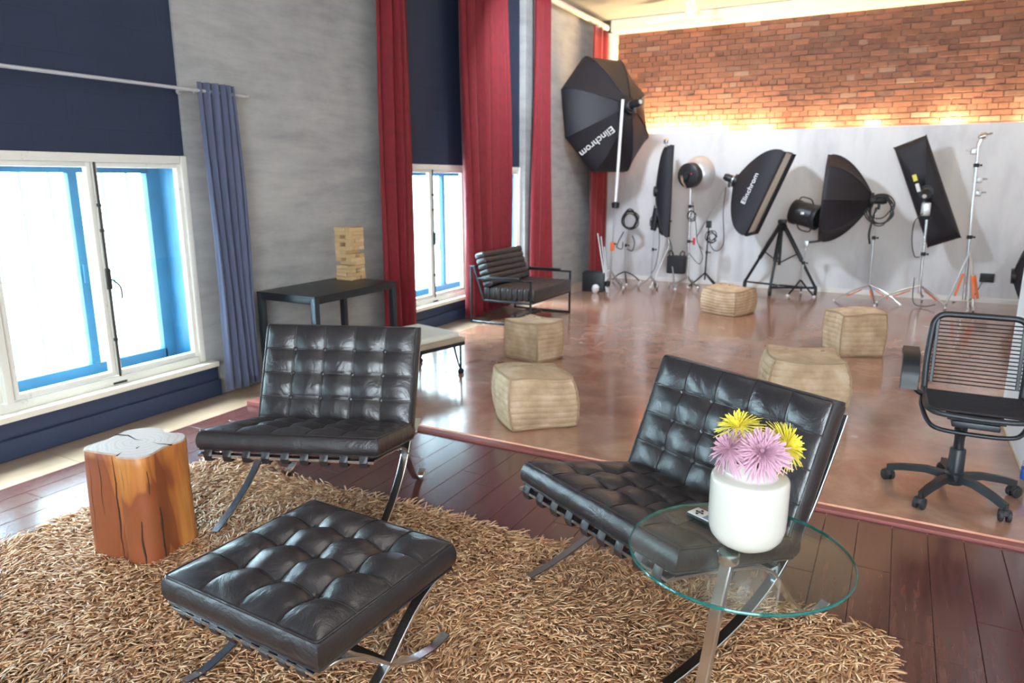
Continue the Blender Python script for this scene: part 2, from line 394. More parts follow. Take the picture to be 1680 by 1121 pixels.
def window(n, a, b, z0=.255, z1=1.655):
    """double casement pairs in a white frame, with an outer blue window and a grille behind"""
    w = empty('window_%d' % n, (XL-.02, (a+b)/2, z0)); struct(w); H = z1-z0; h = (b-a)/2; D = .07
    f = MB()
    for s in (-1, 1): f.box((-D/2+.02, s*(h-.02), H/2), (D, .04, H), bev=.004)
    for z in (.02, H-.025): f.box((-D/2+.021, 0, z), (D, 2*h-.1, .05), bev=.004)
    f.box((-D/2+.019, 0, H/2), (D, .04, H-.08), bev=.004)
    f.build('window_frame', 'winpaint', w)
    hw = h-.04
    for s0 in (-1, 1):
        for s1 in (-1, 1):
            c0 = s0*(h/2+ -.005)+s1*(hw-.02)/4*1.0; ww = (hw-.02)/2-.006; sash = MB(); st = .030
            for s in (-1, 1): sash.box((-.018, c0+s*(ww/2-st/2), H/2), (.04, st, H-.10), bev=.005)
            for z in (.05+st/2, H-.05-st/2): sash.box((-.0185, c0, z), (.038, ww-2*st+.006, st), bev=.005)
            sh = sash.build('casement', 'winpaint', w)
            MB().box((-.022, c0, H/2), (.005, ww-2*st+.01, H-.10-2*st+.01)).build('pane', 'pane', sh, smooth=False)
        c0 = s0*(h/2-.005)
        ir = MB(); ir.cyl((.012, c0+.012, .015), (.012, c0+.012, H-.01), .0065, seg=8); ir.box((.008, c0, H-.012), (.02, .10, .014)); ir.box((.008, c0, .008), (.03, .09, .014))
        for z in (.28, .95, 1.1): ir.box((.012, c0+.012, z), (.02, .022, .02), bev=.003)
        ir.build('espagnolette_rod', 'darkiron', w)
        hd = MB().box((.016, c0+.012, H*.47), (.018, .03, .13), bev=.004); hd.tube(catmull([(.02, c0+.012, H*.47), (.045, c0+.03, H*.46), (.05, c0+.06, H*.43), (.045, c0+.065, H*.38)], 4), .006)
        hd.build('window_handle', 'darkiron', w)
    # outer window
    xo = -.30; o = MB()
    for s in (-1, 1): o.box((xo, s*(h-.05), H/2), (.06, .10, H), bev=.004)
    o.box((xo, 0, .04), (.06, 2*h-.16, .09), bev=.004); o.box((xo, 0, H-.06), (.06, 2*h-.16, .10), bev=.004)
    for y in (-h*.5+.02, 0, h*.5+.04): o.box((xo, y, H/2), (.05, .055, H-.16), bev=.004)
    of = o.build('outer_window_frame', 'bluewin', w)
    hr = MB()
    for y in (-h*.5+.02, h*.5+.04): hr.box((xo+.035, y, H*.48), (.012, .03, .12), bev=.003)
    hr.build('outer_window_latch', 'bluewin', of)
    for k, (y0, y1) in enumerate(((-h+.1, -h*.5), (-h*.5+.04, 0), (0, h*.5+.02), (h*.5+.06, h-.1))):
        MB().box((xo, (y0+y1)/2, H/2), (.004, y1-y0, H-.18)).build('outer_pane', 'pane', of, smooth=False)
    g = MB(); ny = int(2*h/.16)
    for i in range(1, ny):
        y = -h+i*2*h/ny; g.cyl((xo-.085, y, .0), (xo-.085, y, H), .009, seg=6)
    for z in (.28, .66, 1.04): g.tube(catmull([(xo-.075, -h+j*.1, z+.012*math.sin(j*1.9)) for j in range(int(2*h/.1)+1)], 2), .006, 5)
    gg = g.build('window_grille', 'grille', w)
    # reveal lining
    rv = MB()
    for s in (-1, 1): rv.box((-.20, s*(h+.004), H/2), (.30, .03, H+.02))
    rv.box((-.20, 0, -.012), (.30, 2*h, .03)); rv.box((-.20, 0, H+.012), (.30, 2*h, .03))
    rv.build('window_reveal', 'bluewin', w, smooth=False)
    return w
window(1, *W1); window(2, *W2); window(3, *W0)

# ceiling, other walls
struct(MB().box((0, 3.8, ZC+.06), (8.8, 14.6, .12)).build('ceiling', 'ceil', smooth=False))
struct(MB().box((XR+.1, 3.8, ZC/2), (.2, 14.6, ZC)).build('wall_right', 'wallwhite', smooth=False))
wf = MB(); wf.box((-2.3, YF-.1, ZC/2), (4.2, .2, ZC)); wf.box((3.6, YF-.1, ZC/2), (1.6, .2, ZC)); wf.box((1.3, YF-.1, .35), (3.0, .2, .7)); wf.box((1.3, YF-.1, 3.5), (3.0, .2, .6))
struct(wf.build('wall_front', 'wallwhite', smooth=False))
# white beam over the bricks, pilaster in the corner, cornice pipe along the left wall
struct(MB().box((.06, YB-.12, ZC-.085), (8.2, .30, .165), bev=.01).build('trim_3', 'cream'))
struct(MB().box((-4.10, YB-.12, ZC/2-.09), (.19, .28, ZC-.18), bev=.01).build('trim_4', 'cream'))
struct(MB().cyl((XL+.12, 7.0, ZC-.12), (XL+.12, YB-.3, ZC-.12), .035).build('trim_5', 'cream'))
# fan-like white fitting on the ceiling
f = empty('ceiling_fan', (-2.62, 9.75, ZC), 0, 'white ceiling fan partly seen at the top edge, in front of the brick wall', 'ceiling fan')
MB().cyl((0, 0, 0), (0, 0, -.16), .02).build('rod', 'cream', f)
MB().lathe([(0, -.27), (.08, -.26), (.10, -.22), (.09, -.17), (0, -.15)]).build('motor', 'cream', f)
for k in range(3):
    a = -1.35+k*2*PI/3
    bl = MB().box((.40, 0, 0), (.62, .12, .010), bev=.004); t = bl.b; t.transform(Matrix.Translation((0, 0, -.22)) @ Matrix.Rotation(a, 4, 'Z') @ Matrix.Rotation(.15, 4, 'X')); bl.build('blade', 'cream', f)

# brick wall: mortar bed + bricks; the lower part hides behind the partition
wb = struct(MB().box((0, YB+.10, ZC/2), (8.8, .2, ZC)).build('wall_back', 'mortar', smooth=False))
bm_ = bpy.data.meshes.new('brick'); t = MB().box((0, .0, 0), (.205, .03, .062), bev=.004, seg=1).b; t.to_mesh(t_me := bm_); t.free(); bm_.materials.append(M['brick'])
bh = bpy.data.meshes.new('half_brick'); t = MB().box((0, .0, 0), (.098, .03, .062), bev=.004, seg=1).b; t.to_mesh(bh); t.free(); bh.materials.append(M['brick'])
cand = []
z = 2.03; r_ = 0
while z < 3.63:
    x = -4.0+(.1075 if r_ % 2 else 0)
    if r_ % 6 == 5:
        x = -4.0
        while x < 2.35: cand.append((x, z, 1)); x += .108
    else:
        while x < 2.35: cand.append((x, z, 0)); x += .2155
    z += .0715; r_ += 1
full = [q for q in cand if not q[2] and -3.8 < q[0] < 1.5 and q[1] > 2.10]
full.sort(key=lambda q: (Vector((q[0], YB, q[1]))-cam.location).length)
near = set(full[:300]); rest = MB()
for q in cand:
    dy = random.uniform(-.004, .005); dz = random.uniform(-.002, .002)
    if q in near:
        b = link('brick', bm_, wb); b.location = (q[0], YB-.004+dy, q[1]+dz); b.rotation_euler = (0, random.uniform(-.008, .008), random.uniform(-.012, .012))
    else: rest.box((q[0], YB-.004+dy, q[1]+dz), (.098 if q[2] else .205, .03, .062))
tag(rest.build('brickwork', 'brick', wb, smooth=False), kind='stuff')

# white partition in front of the bricks
PY = 10.50
pt = MB().box((.22, PY+.04, 1.09), (8.42, .08, 2.16), bev=.003)
struct(pt.build('partition_wall', 'partition'))
struct(MB().box((-.2, PY-.012, .035), (7.5, .02, .07), bev=.003).build('baseboard_back', 'wallwhite'))
struct(MB().box((.22, PY+.16, 2.0), (8.42, .16, .03)).build('lamp_shelf', 'wallwhite'))

# ---------------------------------------------------------------- shag rug
rug = empty('shag_rug', (-1.5, 1.5, 0), 0, 'golden brown long-pile shag rug under the leather stool and armchairs', 'rug')
X0, X1, Y0, Y1, RC = -3.13, .095, .55, 2.44, .10
def rounded(x0, x1, y0, y1, r, wob=0):
    pts = []
    for cx_, cy_, a0 in ((x1-r, y1-r, 0), (x0+r, y1-r, PI/2), (x0+r, y0+r, PI), (x1-r, y0+r, 1.5*PI)):
        for k in range(7): a = a0+k*PI/12; pts.append((cx_+r*math.cos(a), cy_+r*math.sin(a)))
    return pts
b = bmesh.new(); base = [b.verts.new((x+1.5, y-1.5, .001)) for x, y in rounded(X0, X1, Y0, Y1, RC)]; f_ = b.faces.new(base)
r = bmesh.ops.extrude_face_region(b, geom=[f_]); bmesh.ops.translate(b, vec=(0, 0, .016), verts=[v for v in r['geom'] if isinstance(v, bmesh.types.BMVert)])
q = MB(); q.b = b; q.build('backing', 'rugback', rug)
def pile(n, seed):
    g = np.random.default_rng(seed)
    x = g.uniform(X0-.01, X1+.01, n*2); y = g.uniform(Y0, Y1+.01, n*2)
    # denser towards the visible side; drop a share far from view
    keep = g.random(n*2) < np.where(y > 1.0, 1, .45); x, y = x[keep][:n], y[keep][:n]; n = len(x)
    fld = np.sin(x*5.1+np.sin(y*4.3)*1.7)+np.cos(y*6.1+x*2.3)          # brushed tufts lean together
    ang = fld*1.15+g.normal(0, .95, n); L = g.uniform(.045, .085, n); w = g.uniform(.0032, .0052, n)
    lean = g.uniform(.8, 1.0, n); top = g.uniform(.003, .032, n)
    bend = g.normal(0, .16, n)
    T_ = np.array([0, .35, .7, 1.0]); V = np.zeros((n, 4, 3, 3), np.float32)
    for k, t in enumerate(T_):
        a = ang+bend*t
        px = x+np.cos(a)*L*lean*t; py = y+np.sin(a)*L*lean*t
        pz = .013+top*(t**.75)+.006*math.sin(PI*t)+(0 if k else -.006)
        ww = w*(1-.35*t*t)
        for j in range(3):
            ph = 2*PI*j/3+.5
            V[:, k, j, 0] = px-np.sin(a)*ww*math.cos(ph)+1.5; V[:, k, j, 1] = py+np.cos(a)*ww*math.cos(ph)-1.5; V[:, k, j, 2] = pz+ww*.7*math.sin(ph)
    idx = []
    for k in range(3):
        for j in range(3):
            A, B = k*3+j, k*3+(j+1) % 3; idx += [A, B, B+3, A+3]
    quad = np.array(idx, np.int64).reshape(9, 4); tri = np.array([9, 10, 11])
    off = (np.arange(n)*12)[:, None, None]
    lq = (quad[None]+off).reshape(n, 36); lt = (tri[None]+off[:, :, 0]).reshape(n, 3)
    loops = np.concatenate([lq, lt], 1).ravel().astype(np.int32)
    st = np.concatenate([np.arange(9)*4, [36]])[None]+(np.arange(n)*39)[:, None]
    me = bpy.data.meshes.new('pile'); me.vertices.add(n*12); me.vertices.foreach_set('co', V.ravel()); me.loops.add(len(loops)); me.loops.foreach_set('vertex_index', loops)
    me.polygons.add(n*10); me.polygons.foreach_set('loop_start', st.ravel().astype(np.int32)); me.update(calc_edges=True); me.validate()
    me.polygons.foreach_set('use_smooth', [True]*len(me.polygons)); me.materials.append(M['pile'])
    return me
tag(link('pile', pile(66000, 3), rug), kind='stuff')
# ================================================================ furniture
def cushion(w, d, t, nx, ny, puff, dimple, m4, parent, name, crease=.0):
    """tufted leather cushion: local x in +-w/2, y in +-d/2, z 0..t; m4 puts it in the frame of its thing"""
    K = 12; gx, gy = nx*K, ny*K
    us = [i/gx for i in range(gx+1)]; vs = [j/gy for j in range(gy+1)]
    rr = random.Random(int(w*1000+d*10))
    amp = {(i, j): rr.uniform(.85, 1.15) for i in range(nx) for j in range(ny)}
    def hh(u, v):
        fu, fv = u*nx, v*ny; i, j = min(nx-1, int(fu)), min(ny-1, int(fv)); a, b = fu-i, fv-j
        cellx = abs(math.sin(PI*a)); celly = abs(math.sin(PI*b))
        bulge = (cellx**.40)*(celly**.40)*amp[(i, j)]
        seam = min(cellx, celly)
        e = min(u, 1-u)*w; e2 = min(v, 1-v)*d; ed = min(e, e2)
        edge = 1-math.exp(-(ed/.035))                        # rises from the piped border
        dist = min((((fu-p)*w/nx)**2+((fv-q)*d/ny)**2) for p in range(1, nx) for q in range(1, ny))**.5
        dim = dimple*math.exp(-(dist/.045)**1.1)
        crown = .35*edge+.65*math.sin(PI*u)**.4*math.sin(PI*v)**.4
        return crown*puff*.75+edge*bulge*puff*.55-dim*(1 if True else 0)
    b = bmesh.new()
    top = [[b.verts.new(((u-.5)*w, (v-.5)*d, t+hh(u, v))) for u in us] for v in vs]
    for j in range(gy):
        for i in range(gx): b.faces.new((top[j][i], top[j][i+1], top[j+1][i+1], top[j+1][i]))
    ring = [top[0][i] for i in range(gx+1)]+[top[j][gx] for j in range(1, gy+1)]+[top[gy][i] for i in range(gx-1, -1, -1)]+[top[j][0] for j in range(gy-1, 0, -1)]
    prev = ring
    for k, (zz, sc) in enumerate(((.85, .006), (.6, .010), (.35, .010), (.12, .005), (0, -.004))):
        cur = []
        for vv in ring:
            p = vv.co; sx_ = 1+2*sc/w*(1 if True else 0); sy_ = 1+2*sc/d
            cur.append(b.verts.new((p.x*sx_, p.y*sy_, t*zz)))
        n_ = len(ring)
        for i in range(n_): b.faces.new((prev[i], cur[i], cur[(i+1) % n_], prev[(i+1) % n_]))
        prev = cur
    b.faces.new(prev)
    q = MB(); q.b = b; b.transform(m4)
    c = q.build(name, 'leather', parent, ang=60)
    p = MB()
    for zz in (t*1.0, t*.03):
        loop = []; r_ = .012
        for sx_, sy_, a0 in ((1, 1, 0), (-1, 1, PI/2), (-1, -1, PI), (1, -1, 1.5*PI)):
            for k in range(4): a = a0+k*PI/6; loop.append((sx_*(w/2-r_+.001)+r_*math.cos(a), sy_*(d/2-r_+.001)+r_*math.sin(a), zz))
        p.tube([m4@Vector(v) for v in loop], .0042, 6, closed=True)
    p.build('piping', 'leather', c)
    s = MB()
    for i in range(1, nx): s.tube([m4@Vector(((i/nx-.5)*w, (v-.5)*d, t+hh(i/nx, v)+.0018)) for v in vs], .0030, 5)
    for j in range(1, ny): s.tube([m4@Vector(((u-.5)*w, (j/ny-.5)*d, t+hh(u, j/ny)+.0018)) for u in us], .0030, 5)
    s.build('seam_welt', 'strap', c)
    R = m4.to_3x3()
    for i in range(1, nx):
        for j in range(1, ny):
            MB().lathe([(.0, -.002), (.0105, 0), (.0115, .005), (.0085, .010), (0, .0125)], m4@Vector(((i/nx-.5)*w, (j/ny-.5)*d, t+hh(i/nx, j/ny))), 12, R@Vector((0, 0, 1))).build('button', 'leather', c)
    return c

def frame_m4(o, ex, ey, ez):
    m = Matrix.Identity(4)
    for i, e in enumerate((ex, ey, ez)):
        for r in range(3): m[r][i] = e[r]
    m.translation = o; return m

def lounge_chair(loc, rz, label):
    t = empty('lounge_chair', loc, rz, label, 'armchair', 'tufted leather lounge chairs')
    sl = math.atan(.23); ex = Vector((math.cos(sl), 0, math.sin(sl))); ez = Vector((-math.sin(sl), 0, math.cos(sl))); ey = Vector((0, 1, 0))
    ld = .575; front = Vector((.398, 0, .420))
    m4 = frame_m4(front-ex*(ld/2), -ey, ex, ez)          # cushion x -> -y, cushion y -> forward
    cushion(.75, ld, .076, 5, 4, .024, .024, m4, t, 'seat_cushion')
    e = Vector((-.18, 0, .432)).normalized(); n_ = Vector((.432, 0, .18)).normalized()
    fb = Vector((-.112, 0, .372)); m4 = frame_m4(fb+e*.236-n_*.083, ey, e, n_)
    cushion(.75, .472, .072, 5, 4, .020, .017, m4, t, 'back_cushion')
    back = [(-.405, .735), (-.372, .66), (-.31, .53), (-.235, .395), (-.10, .238), (.04, .145), (.18, .090), (.30, .056), (.385, .040)]
    seat = [(.405, .402), (.28, .378), (.14, .345), (.02, .315), (-.06, .275), (-.10, .238), (-.16, .165), (-.22, .095), (-.28, .040), (-.335, .014), (-.385, .014), (-.42, .026)]
    for s in (-1, 1):
        y = s*.352
        for pth in (back, seat):
            MB().bar([(p.x, y, p.y) for p in catmull([(a, b, 0) for a, b in pth], 6)], .035, .011, (0, 1, 0)).build('curved_bar', 'chrome', t)
    MB().bar([(.402, -.37, .402), (.402, .37, .402)], .012, .03, (0, 0, 1)).build('cross_bar', 'chrome', t)
    MB().bar([(-.10, -.35, .262), (-.10, .35, .262)], .035, .011, (1, 0, 0)).build('cross_bar', 'chrome', t)
    MB().bar([(-.403, -.35, .732), (-.403, .35, .732)], .012, .03, (0, 0, 1)).build('cross_bar', 'chrome', t)
    for k in range(9):
        y = -.328+k*.082
        pth = [(.385, .378), (.412, .380), (.4185, .402), (.408, .4235), (.36, .409), (.2, .371), (.05, .336), (-.09, .303), (-.125, .280), (-.105, .245), (-.085, .262)]
        MB().bar([(a, y, b) for a, b in pth], .034, .004, (0, 1, 0)).build('strap', 'strap', t)
    for k in range(8):
        y = -.308+k*.088
        pth = [(-.385, .715), (-.41, .708), (-.418, .735), (-.400, .752), (-.388, .735), (-.355, .660), (-.29, .51), (-.215, .385), (-.14, .305)]
        MB().bar([(a-.0, y, b) for a, b in pth], .034, .004, (0, 1, 0)).build('strap', 'strap', t)
    return t
chA = lounge_chair((-2.234, 2.318, 0), -1.196, 'black tufted leather armchair beside the wooden stump, turned to the window side')
chA['label'] = 'black tufted leather armchair standing behind the leather stool, in front of the black console table'
chB = lounge_chair((-.597, 2.328, 0), 4.222-2*PI, 'black tufted leather armchair behind the round glass table with the white vase')

def stool():
    t = empty('leather_stool', (-1.447, 1.43, 0), math.radians(-2.2), 'backless black tufted leather stool on crossed chrome legs, on the shag rug', 'footstool')
    cushion(.605, .575, .083, 4, 4, .030, .030, Matrix.Translation((0, 0, .302)), t, 'cushion')
    half = [(-.272, .282), (-.20, .268), (-.13, .235), (-.06, .182), (0, .130), (.06, .092), (.12, .064), (.18, .047), (.235, .040), (.29, .047)]
    for sx in (-1, 1):
        for sy in (-1, 1):
            MB().bar([(sx*.268, p.x*sy, p.y) for p in catmull([(a, b, 0) for a, b in half], 6)], .034, .011, (1, 0, 0)).build('curved_bar', 'chrome', t)
    for y in (-.278, .278): MB().bar([(-.285, y, .287), (.285, y, .287)], .012, .026, (0, 0, 1)).build('cross_bar', 'chrome', t)
    MB().bar([(-.26, 0, .130), (.26, 0, .130)], .03, .010, (0, 1, 0)).build('cross_bar', 'chrome', t)
    for k in range(8):
        x = -.238+k*.068
        MB().bar([(x, a, b) for a, b in ((-.262, .268), (-.284, .266), (-.291, .285), (-.283, .300), (-.25, .2985), (0, .2975), (.25, .2985), (.283, .300), (.291, .285), (.284, .266), (.262, .268))], .034, .004, (1, 0, 0)).build('strap', 'strap', t)
    return t
stool()

# tree-stump side table
def stump():
    o = at(222, 905, Z=.02); t = empty('stump_table', (-2.60, 1.66, .014), math.radians(8), 'reddish brown wooden tree stump side table on the rug by the window', 'side table')
    # outline (plan): squarish with bark folds
    o2 = [(-.155, -.135), (-.06, -.150), (.03, -.140), (.055, -.155), (.13, -.145), (.165, -.10), (.150, .0), (.160, .09), (.10, .145), (.02, .130), (-.05, .165), (-.11, .150), (-.165, .09), (-.150, -.02)]
    P = catmull([(x*.98, y*.98, 0) for x, y in o2], 4, closed=True); n_ = len(P); H_ = .455
    b = bmesh.new(); rings = []
    for k in range(13):
        z = H_*k/12; r_ = []
        for i, p in enumerate(P):
            s = 1+.02*math.sin(z*9+i*.3)*.6-.03*(z/H_)
            r_.append(b.verts.new((p.x*s, p.y*s, z)))
        rings.append(r_)
    for A, B in zip(rings, rings[1:]):
        for i in range(n_): b.faces.new((A[i], A[(i+1) % n_], B[(i+1) % n_], B[i]))
    b.faces.new(rings[0][::-1])
    tp = [b.verts.new((v.co.x*.975, v.co.y*.975, H_+.006)) for v in rings[-1]]
    for i in range(n_): b.faces.new((rings[-1][i], rings[-1][(i+1) % n_], tp[(i+1) % n_], tp[i])).material_index = 1
    b.faces.new(tp).material_index = 1
    q = MB(); q.b = b; q.build('trunk', ['stump', 'stumptop'], t, ang=50)
    # drying cracks
    def surf(ang):  # point on outline in direction
        return min(P, key=lambda p: abs(math.atan2(p.y, p.x)-ang))
    cr = MB()
    for ang, z0, z1, w in ((-1.43, .0, .452, .0045), (-1.95, .20, .45, .002), (-.86, .0, .20, .005), (-.42, .02, .24, .005), (-.60, .24, .44, .0018), (-2.2, .05, .44, .0012), (-1.15, .30, .44, .001)):
        p = surf(ang); pts = []
        for k in range(9):
            z = z0+(z1-z0)*k/8; s = 1+.02*math.sin(z*9+P.index(p)*.3)*.6-.03*(z/H_)
            pts.append(Vector((p.x*s+.003*math.sin(z*40), p.y*s+.0005, z)))
        cr.tube(pts, lambda t_, w=w: w*(.25+.75*math.sin(PI*min(.97, max(.06, t_)))), 5)
    for pth, w in (([(-.16, .03, 0), (-.10, .04, 0), (-.03, .015, 0), (.02, .02, 0)], .004), ([(.16, .02, 0), (.10, .01, 0), (.04, .02, 0)], .003), ([(.055, -.06, 0), (.05, -.035, 0)], .0025), ([(.05, -.15, 0), (.035, -.11, 0)], .003)):
        cr.tube([Vector((x*.96, y*.96, H_+.0055)) for x, y, _ in pth], lambda t_, w=w: w*(1.1-t_), 5)
    cr.build('crack', 'crack', t)
stump()

# round glass table
TC = Vector((-.278, 1.762, 0)); TZ = .56
gt = empty('glass_table', TC, 0, 'round clear glass side table on a slanted chrome leg', 'side table')
MB().lathe([(0, -.008), (.2785, -.008), (.2785, 0), (0, 0)], (0, 0, TZ), 96).build('glass_top', 'tglass', gt, ang=20)
ed = MB()
ed.lathe([(.2785, -.0085), (.281, -.008), (.2825, -.004), (.281, -.0002), (.2785, 0.0004), (.2785, -.0085)], (0, 0, TZ), 96); ed.build('glass_rim', 'glass_edge', gt)
capc = at(1195, 912, Z=TZ-.02)-TC
MB().lathe([(0, -.038), (.026, -.038), (.029, -.034), (.029, -.012), (.026, -.0085), (0, -.0085)], (capc.x, capc.y, TZ), 32).build('hub', 'chrome', gt)
foot = at(1136, 1186, Z=.03)-TC
lv = MB().bar([(p.x, p.y, p.z) for p in catmull([(capc.x, capc.y, TZ-.035), (capc.x*.72+foot.x*.28, capc.y*.72+foot.y*.28, .40), (foot.x*.62+capc.x*.38, foot.y*.62+capc.y*.38, .20), (foot.x, foot.y, .03)], 6)], .040, .016, (.80, -.60, 0))
lv.build('leg', 'chrome', gt)
bs = MB().lathe([(0, 0), (.14, 0), (.145, .006), (.14, .012), (.03, .022), (0, .024)], (foot.x, foot.y, .012), 40); bs.build('base_plate', 'chrome', gt)

# vase
vp = at(1222, 893, Z=TZ)
va = MB().lathe([(0, .0005), (.050, .0005), (.056, .004), (.062, .008), (.080, .020), (.0925, .038), (.098, .062), (.099, .10), (.0985, .184), (.0965, .192), (.091, .1965), (.074, .199), (.0665, .202), (.064, .207), (.0635, .236), (.065, .240), (.062, .242), (.058, .238), (.057, .19), (.08, .17), (.08, .05), (.05, .02), (0, .018)], (0, 0, 0), 64).build('vase', 'ceramic', ang=50)
va.location = (vp.x, vp.y, TZ); tag(va, 'white glazed ceramic vase with short neck holding flowers on the glass table', 'vase')

def mum(px, py, dist_, r, mat, label, tilt, n=110, droop=.35, seed=1, heart='pollen'):
    """chrysanthemum with thin quill petals; tilt = direction it faces"""
    m = cam.rotation_euler.to_matrix(); d = (m @ Vector(((px-CX)/F_PX, -(py-CY)/F_PX, -1))).normalized()
    p = Vector(cam.location)+d*dist_
    t = empty('chrysanthemum', p, 0, label, 'flower', 'flowers in the white vase'); g = random.Random(seed)
    R = Vector((0, 0, 1)).rotation_difference(Vector(tilt).normalized()).to_matrix()
    q = MB()
    for i in range(n):
        fr = (i+.5)/n; a = i*2.39996; el = PI/2*(1-fr**.62)*.95-droop*fr          # inner ones stand up, outer ones droop
        L = r*(.45+.60*fr**.5)*g.uniform(.82, 1.15); w = r*.026*g.uniform(.8, 1.3)
        base = Vector((math.cos(a), math.sin(a), .2))*r*.07
        dr = Vector((math.cos(a)*math.cos(el), math.sin(a)*math.cos(el), math.sin(el)))
        sd = Vector((-math.sin(a), math.cos(a), 0)); bd = g.uniform(-.30, .30)*L
        pts = [R@(base+dr*L*s+Vector((0, 0, -1))*L*.32*s*s*fr+sd*bd*s*s) for s in (0, .3, .6, .85, 1)]
        side = R@sd
        q.sweep(pts, lambda t_, w=w: [(-w*(.45+1.1*t_)*(1 if t_ < .95 else .35), -w*.12), (w*(.45+1.1*t_)*(1 if t_ < .95 else .35), -w*.12), (0, w*.35)], False, side)
    q.build('petals', mat, t, ang=80)
    MB().lathe([(0, -.0), (r*.10, 0), (r*.12, r*.06), (r*.07, r*.14), (0, r*.16)], (0, 0, 0), 12, R@Vector((0, 0, 1))).build('flower_heart', heart, t)
    mouth = Vector((vp.x, vp.y, TZ+.236))-p
    e1 = Vector((mouth.x+(-mouth.x)*.25, mouth.y+(-mouth.y)*.25, mouth.z)); bot = Vector((vp.x, vp.y, TZ+.03))-p
    mm = mouth.copy(); off = Vector((-mouth.x, -mouth.y, 0)); mm += off.normalized()*min(.045, off.length*.6) if off.length > 1e-4 else off
    MB().tube(catmull([R@Vector((0, 0, -.001)), (R@Vector((0, 0, -.02)))*.7+mm*.3, mm, bot], 6), .0028, 6).build('stem', 'stem', t)
    return t
D0 = (Vector((vp.x, vp.y, TZ+.26))-cam.location).length
mum(1211, 700, D0+.01, .060, 'petal_yellow', 'yellow spidery chrysanthemum at the left of the vase, above the pink ones', (-.35, -.25, 1), 130, .25, 1)
mum(1289, 732, D0+.03, .064, 'petal_yellow', 'yellow chrysanthemum at the right of the vase, facing sideways', (.75, -.1, .45), 200, .3, 2)
mum(1246, 722, D0+.045, .042, 'petal_peach', 'small peach-coloured chrysanthemum at the back of the bunch', (.05, .1, 1), 80, .2, 3)
mum(1197, 736, D0-.035, .060, 'petal_pink', 'drooping pink chrysanthemum at the left of the vase, below a yellow one', (-.55, -.35, .62), 190, .75, 4)
mum(1251, 742, D0-.055, .066, 'petal_pink', 'largest pink chrysanthemum at the front centre of the vase', (.12, -.62, .62), 280, .45, 5, heart='petal_pink')

# little silver player lying on the glass
dv = empty('pocket_remote', at(1157, 853, Z=TZ), math.radians(64), 'small silver pocket remote with black buttons and screen on the glass table', 'remote')
MB().box((0, 0, .0065), (.052, .098, .012), bev=.005, seg=3).build('body', 'black_plastic', dv)
MB().box((0, 0, .0128), (.047, .092, .0022), bev=.001).build('face_plate', 'silverplastic', dv)
MB().box((0, -.022, .0143), (.038, .036, .0012), bev=.0004).build('screen', 'screen', dv)
for x, y in ((0, .012), (0, .030), (-.012, .021), (.012, .021), (0, .0215)):
    MB().lathe([(0, .0138), (.0042, .0138), (.004, .0158), (0, .016)], (x, y, 0), 12).build('button', 'black_plastic', dv)

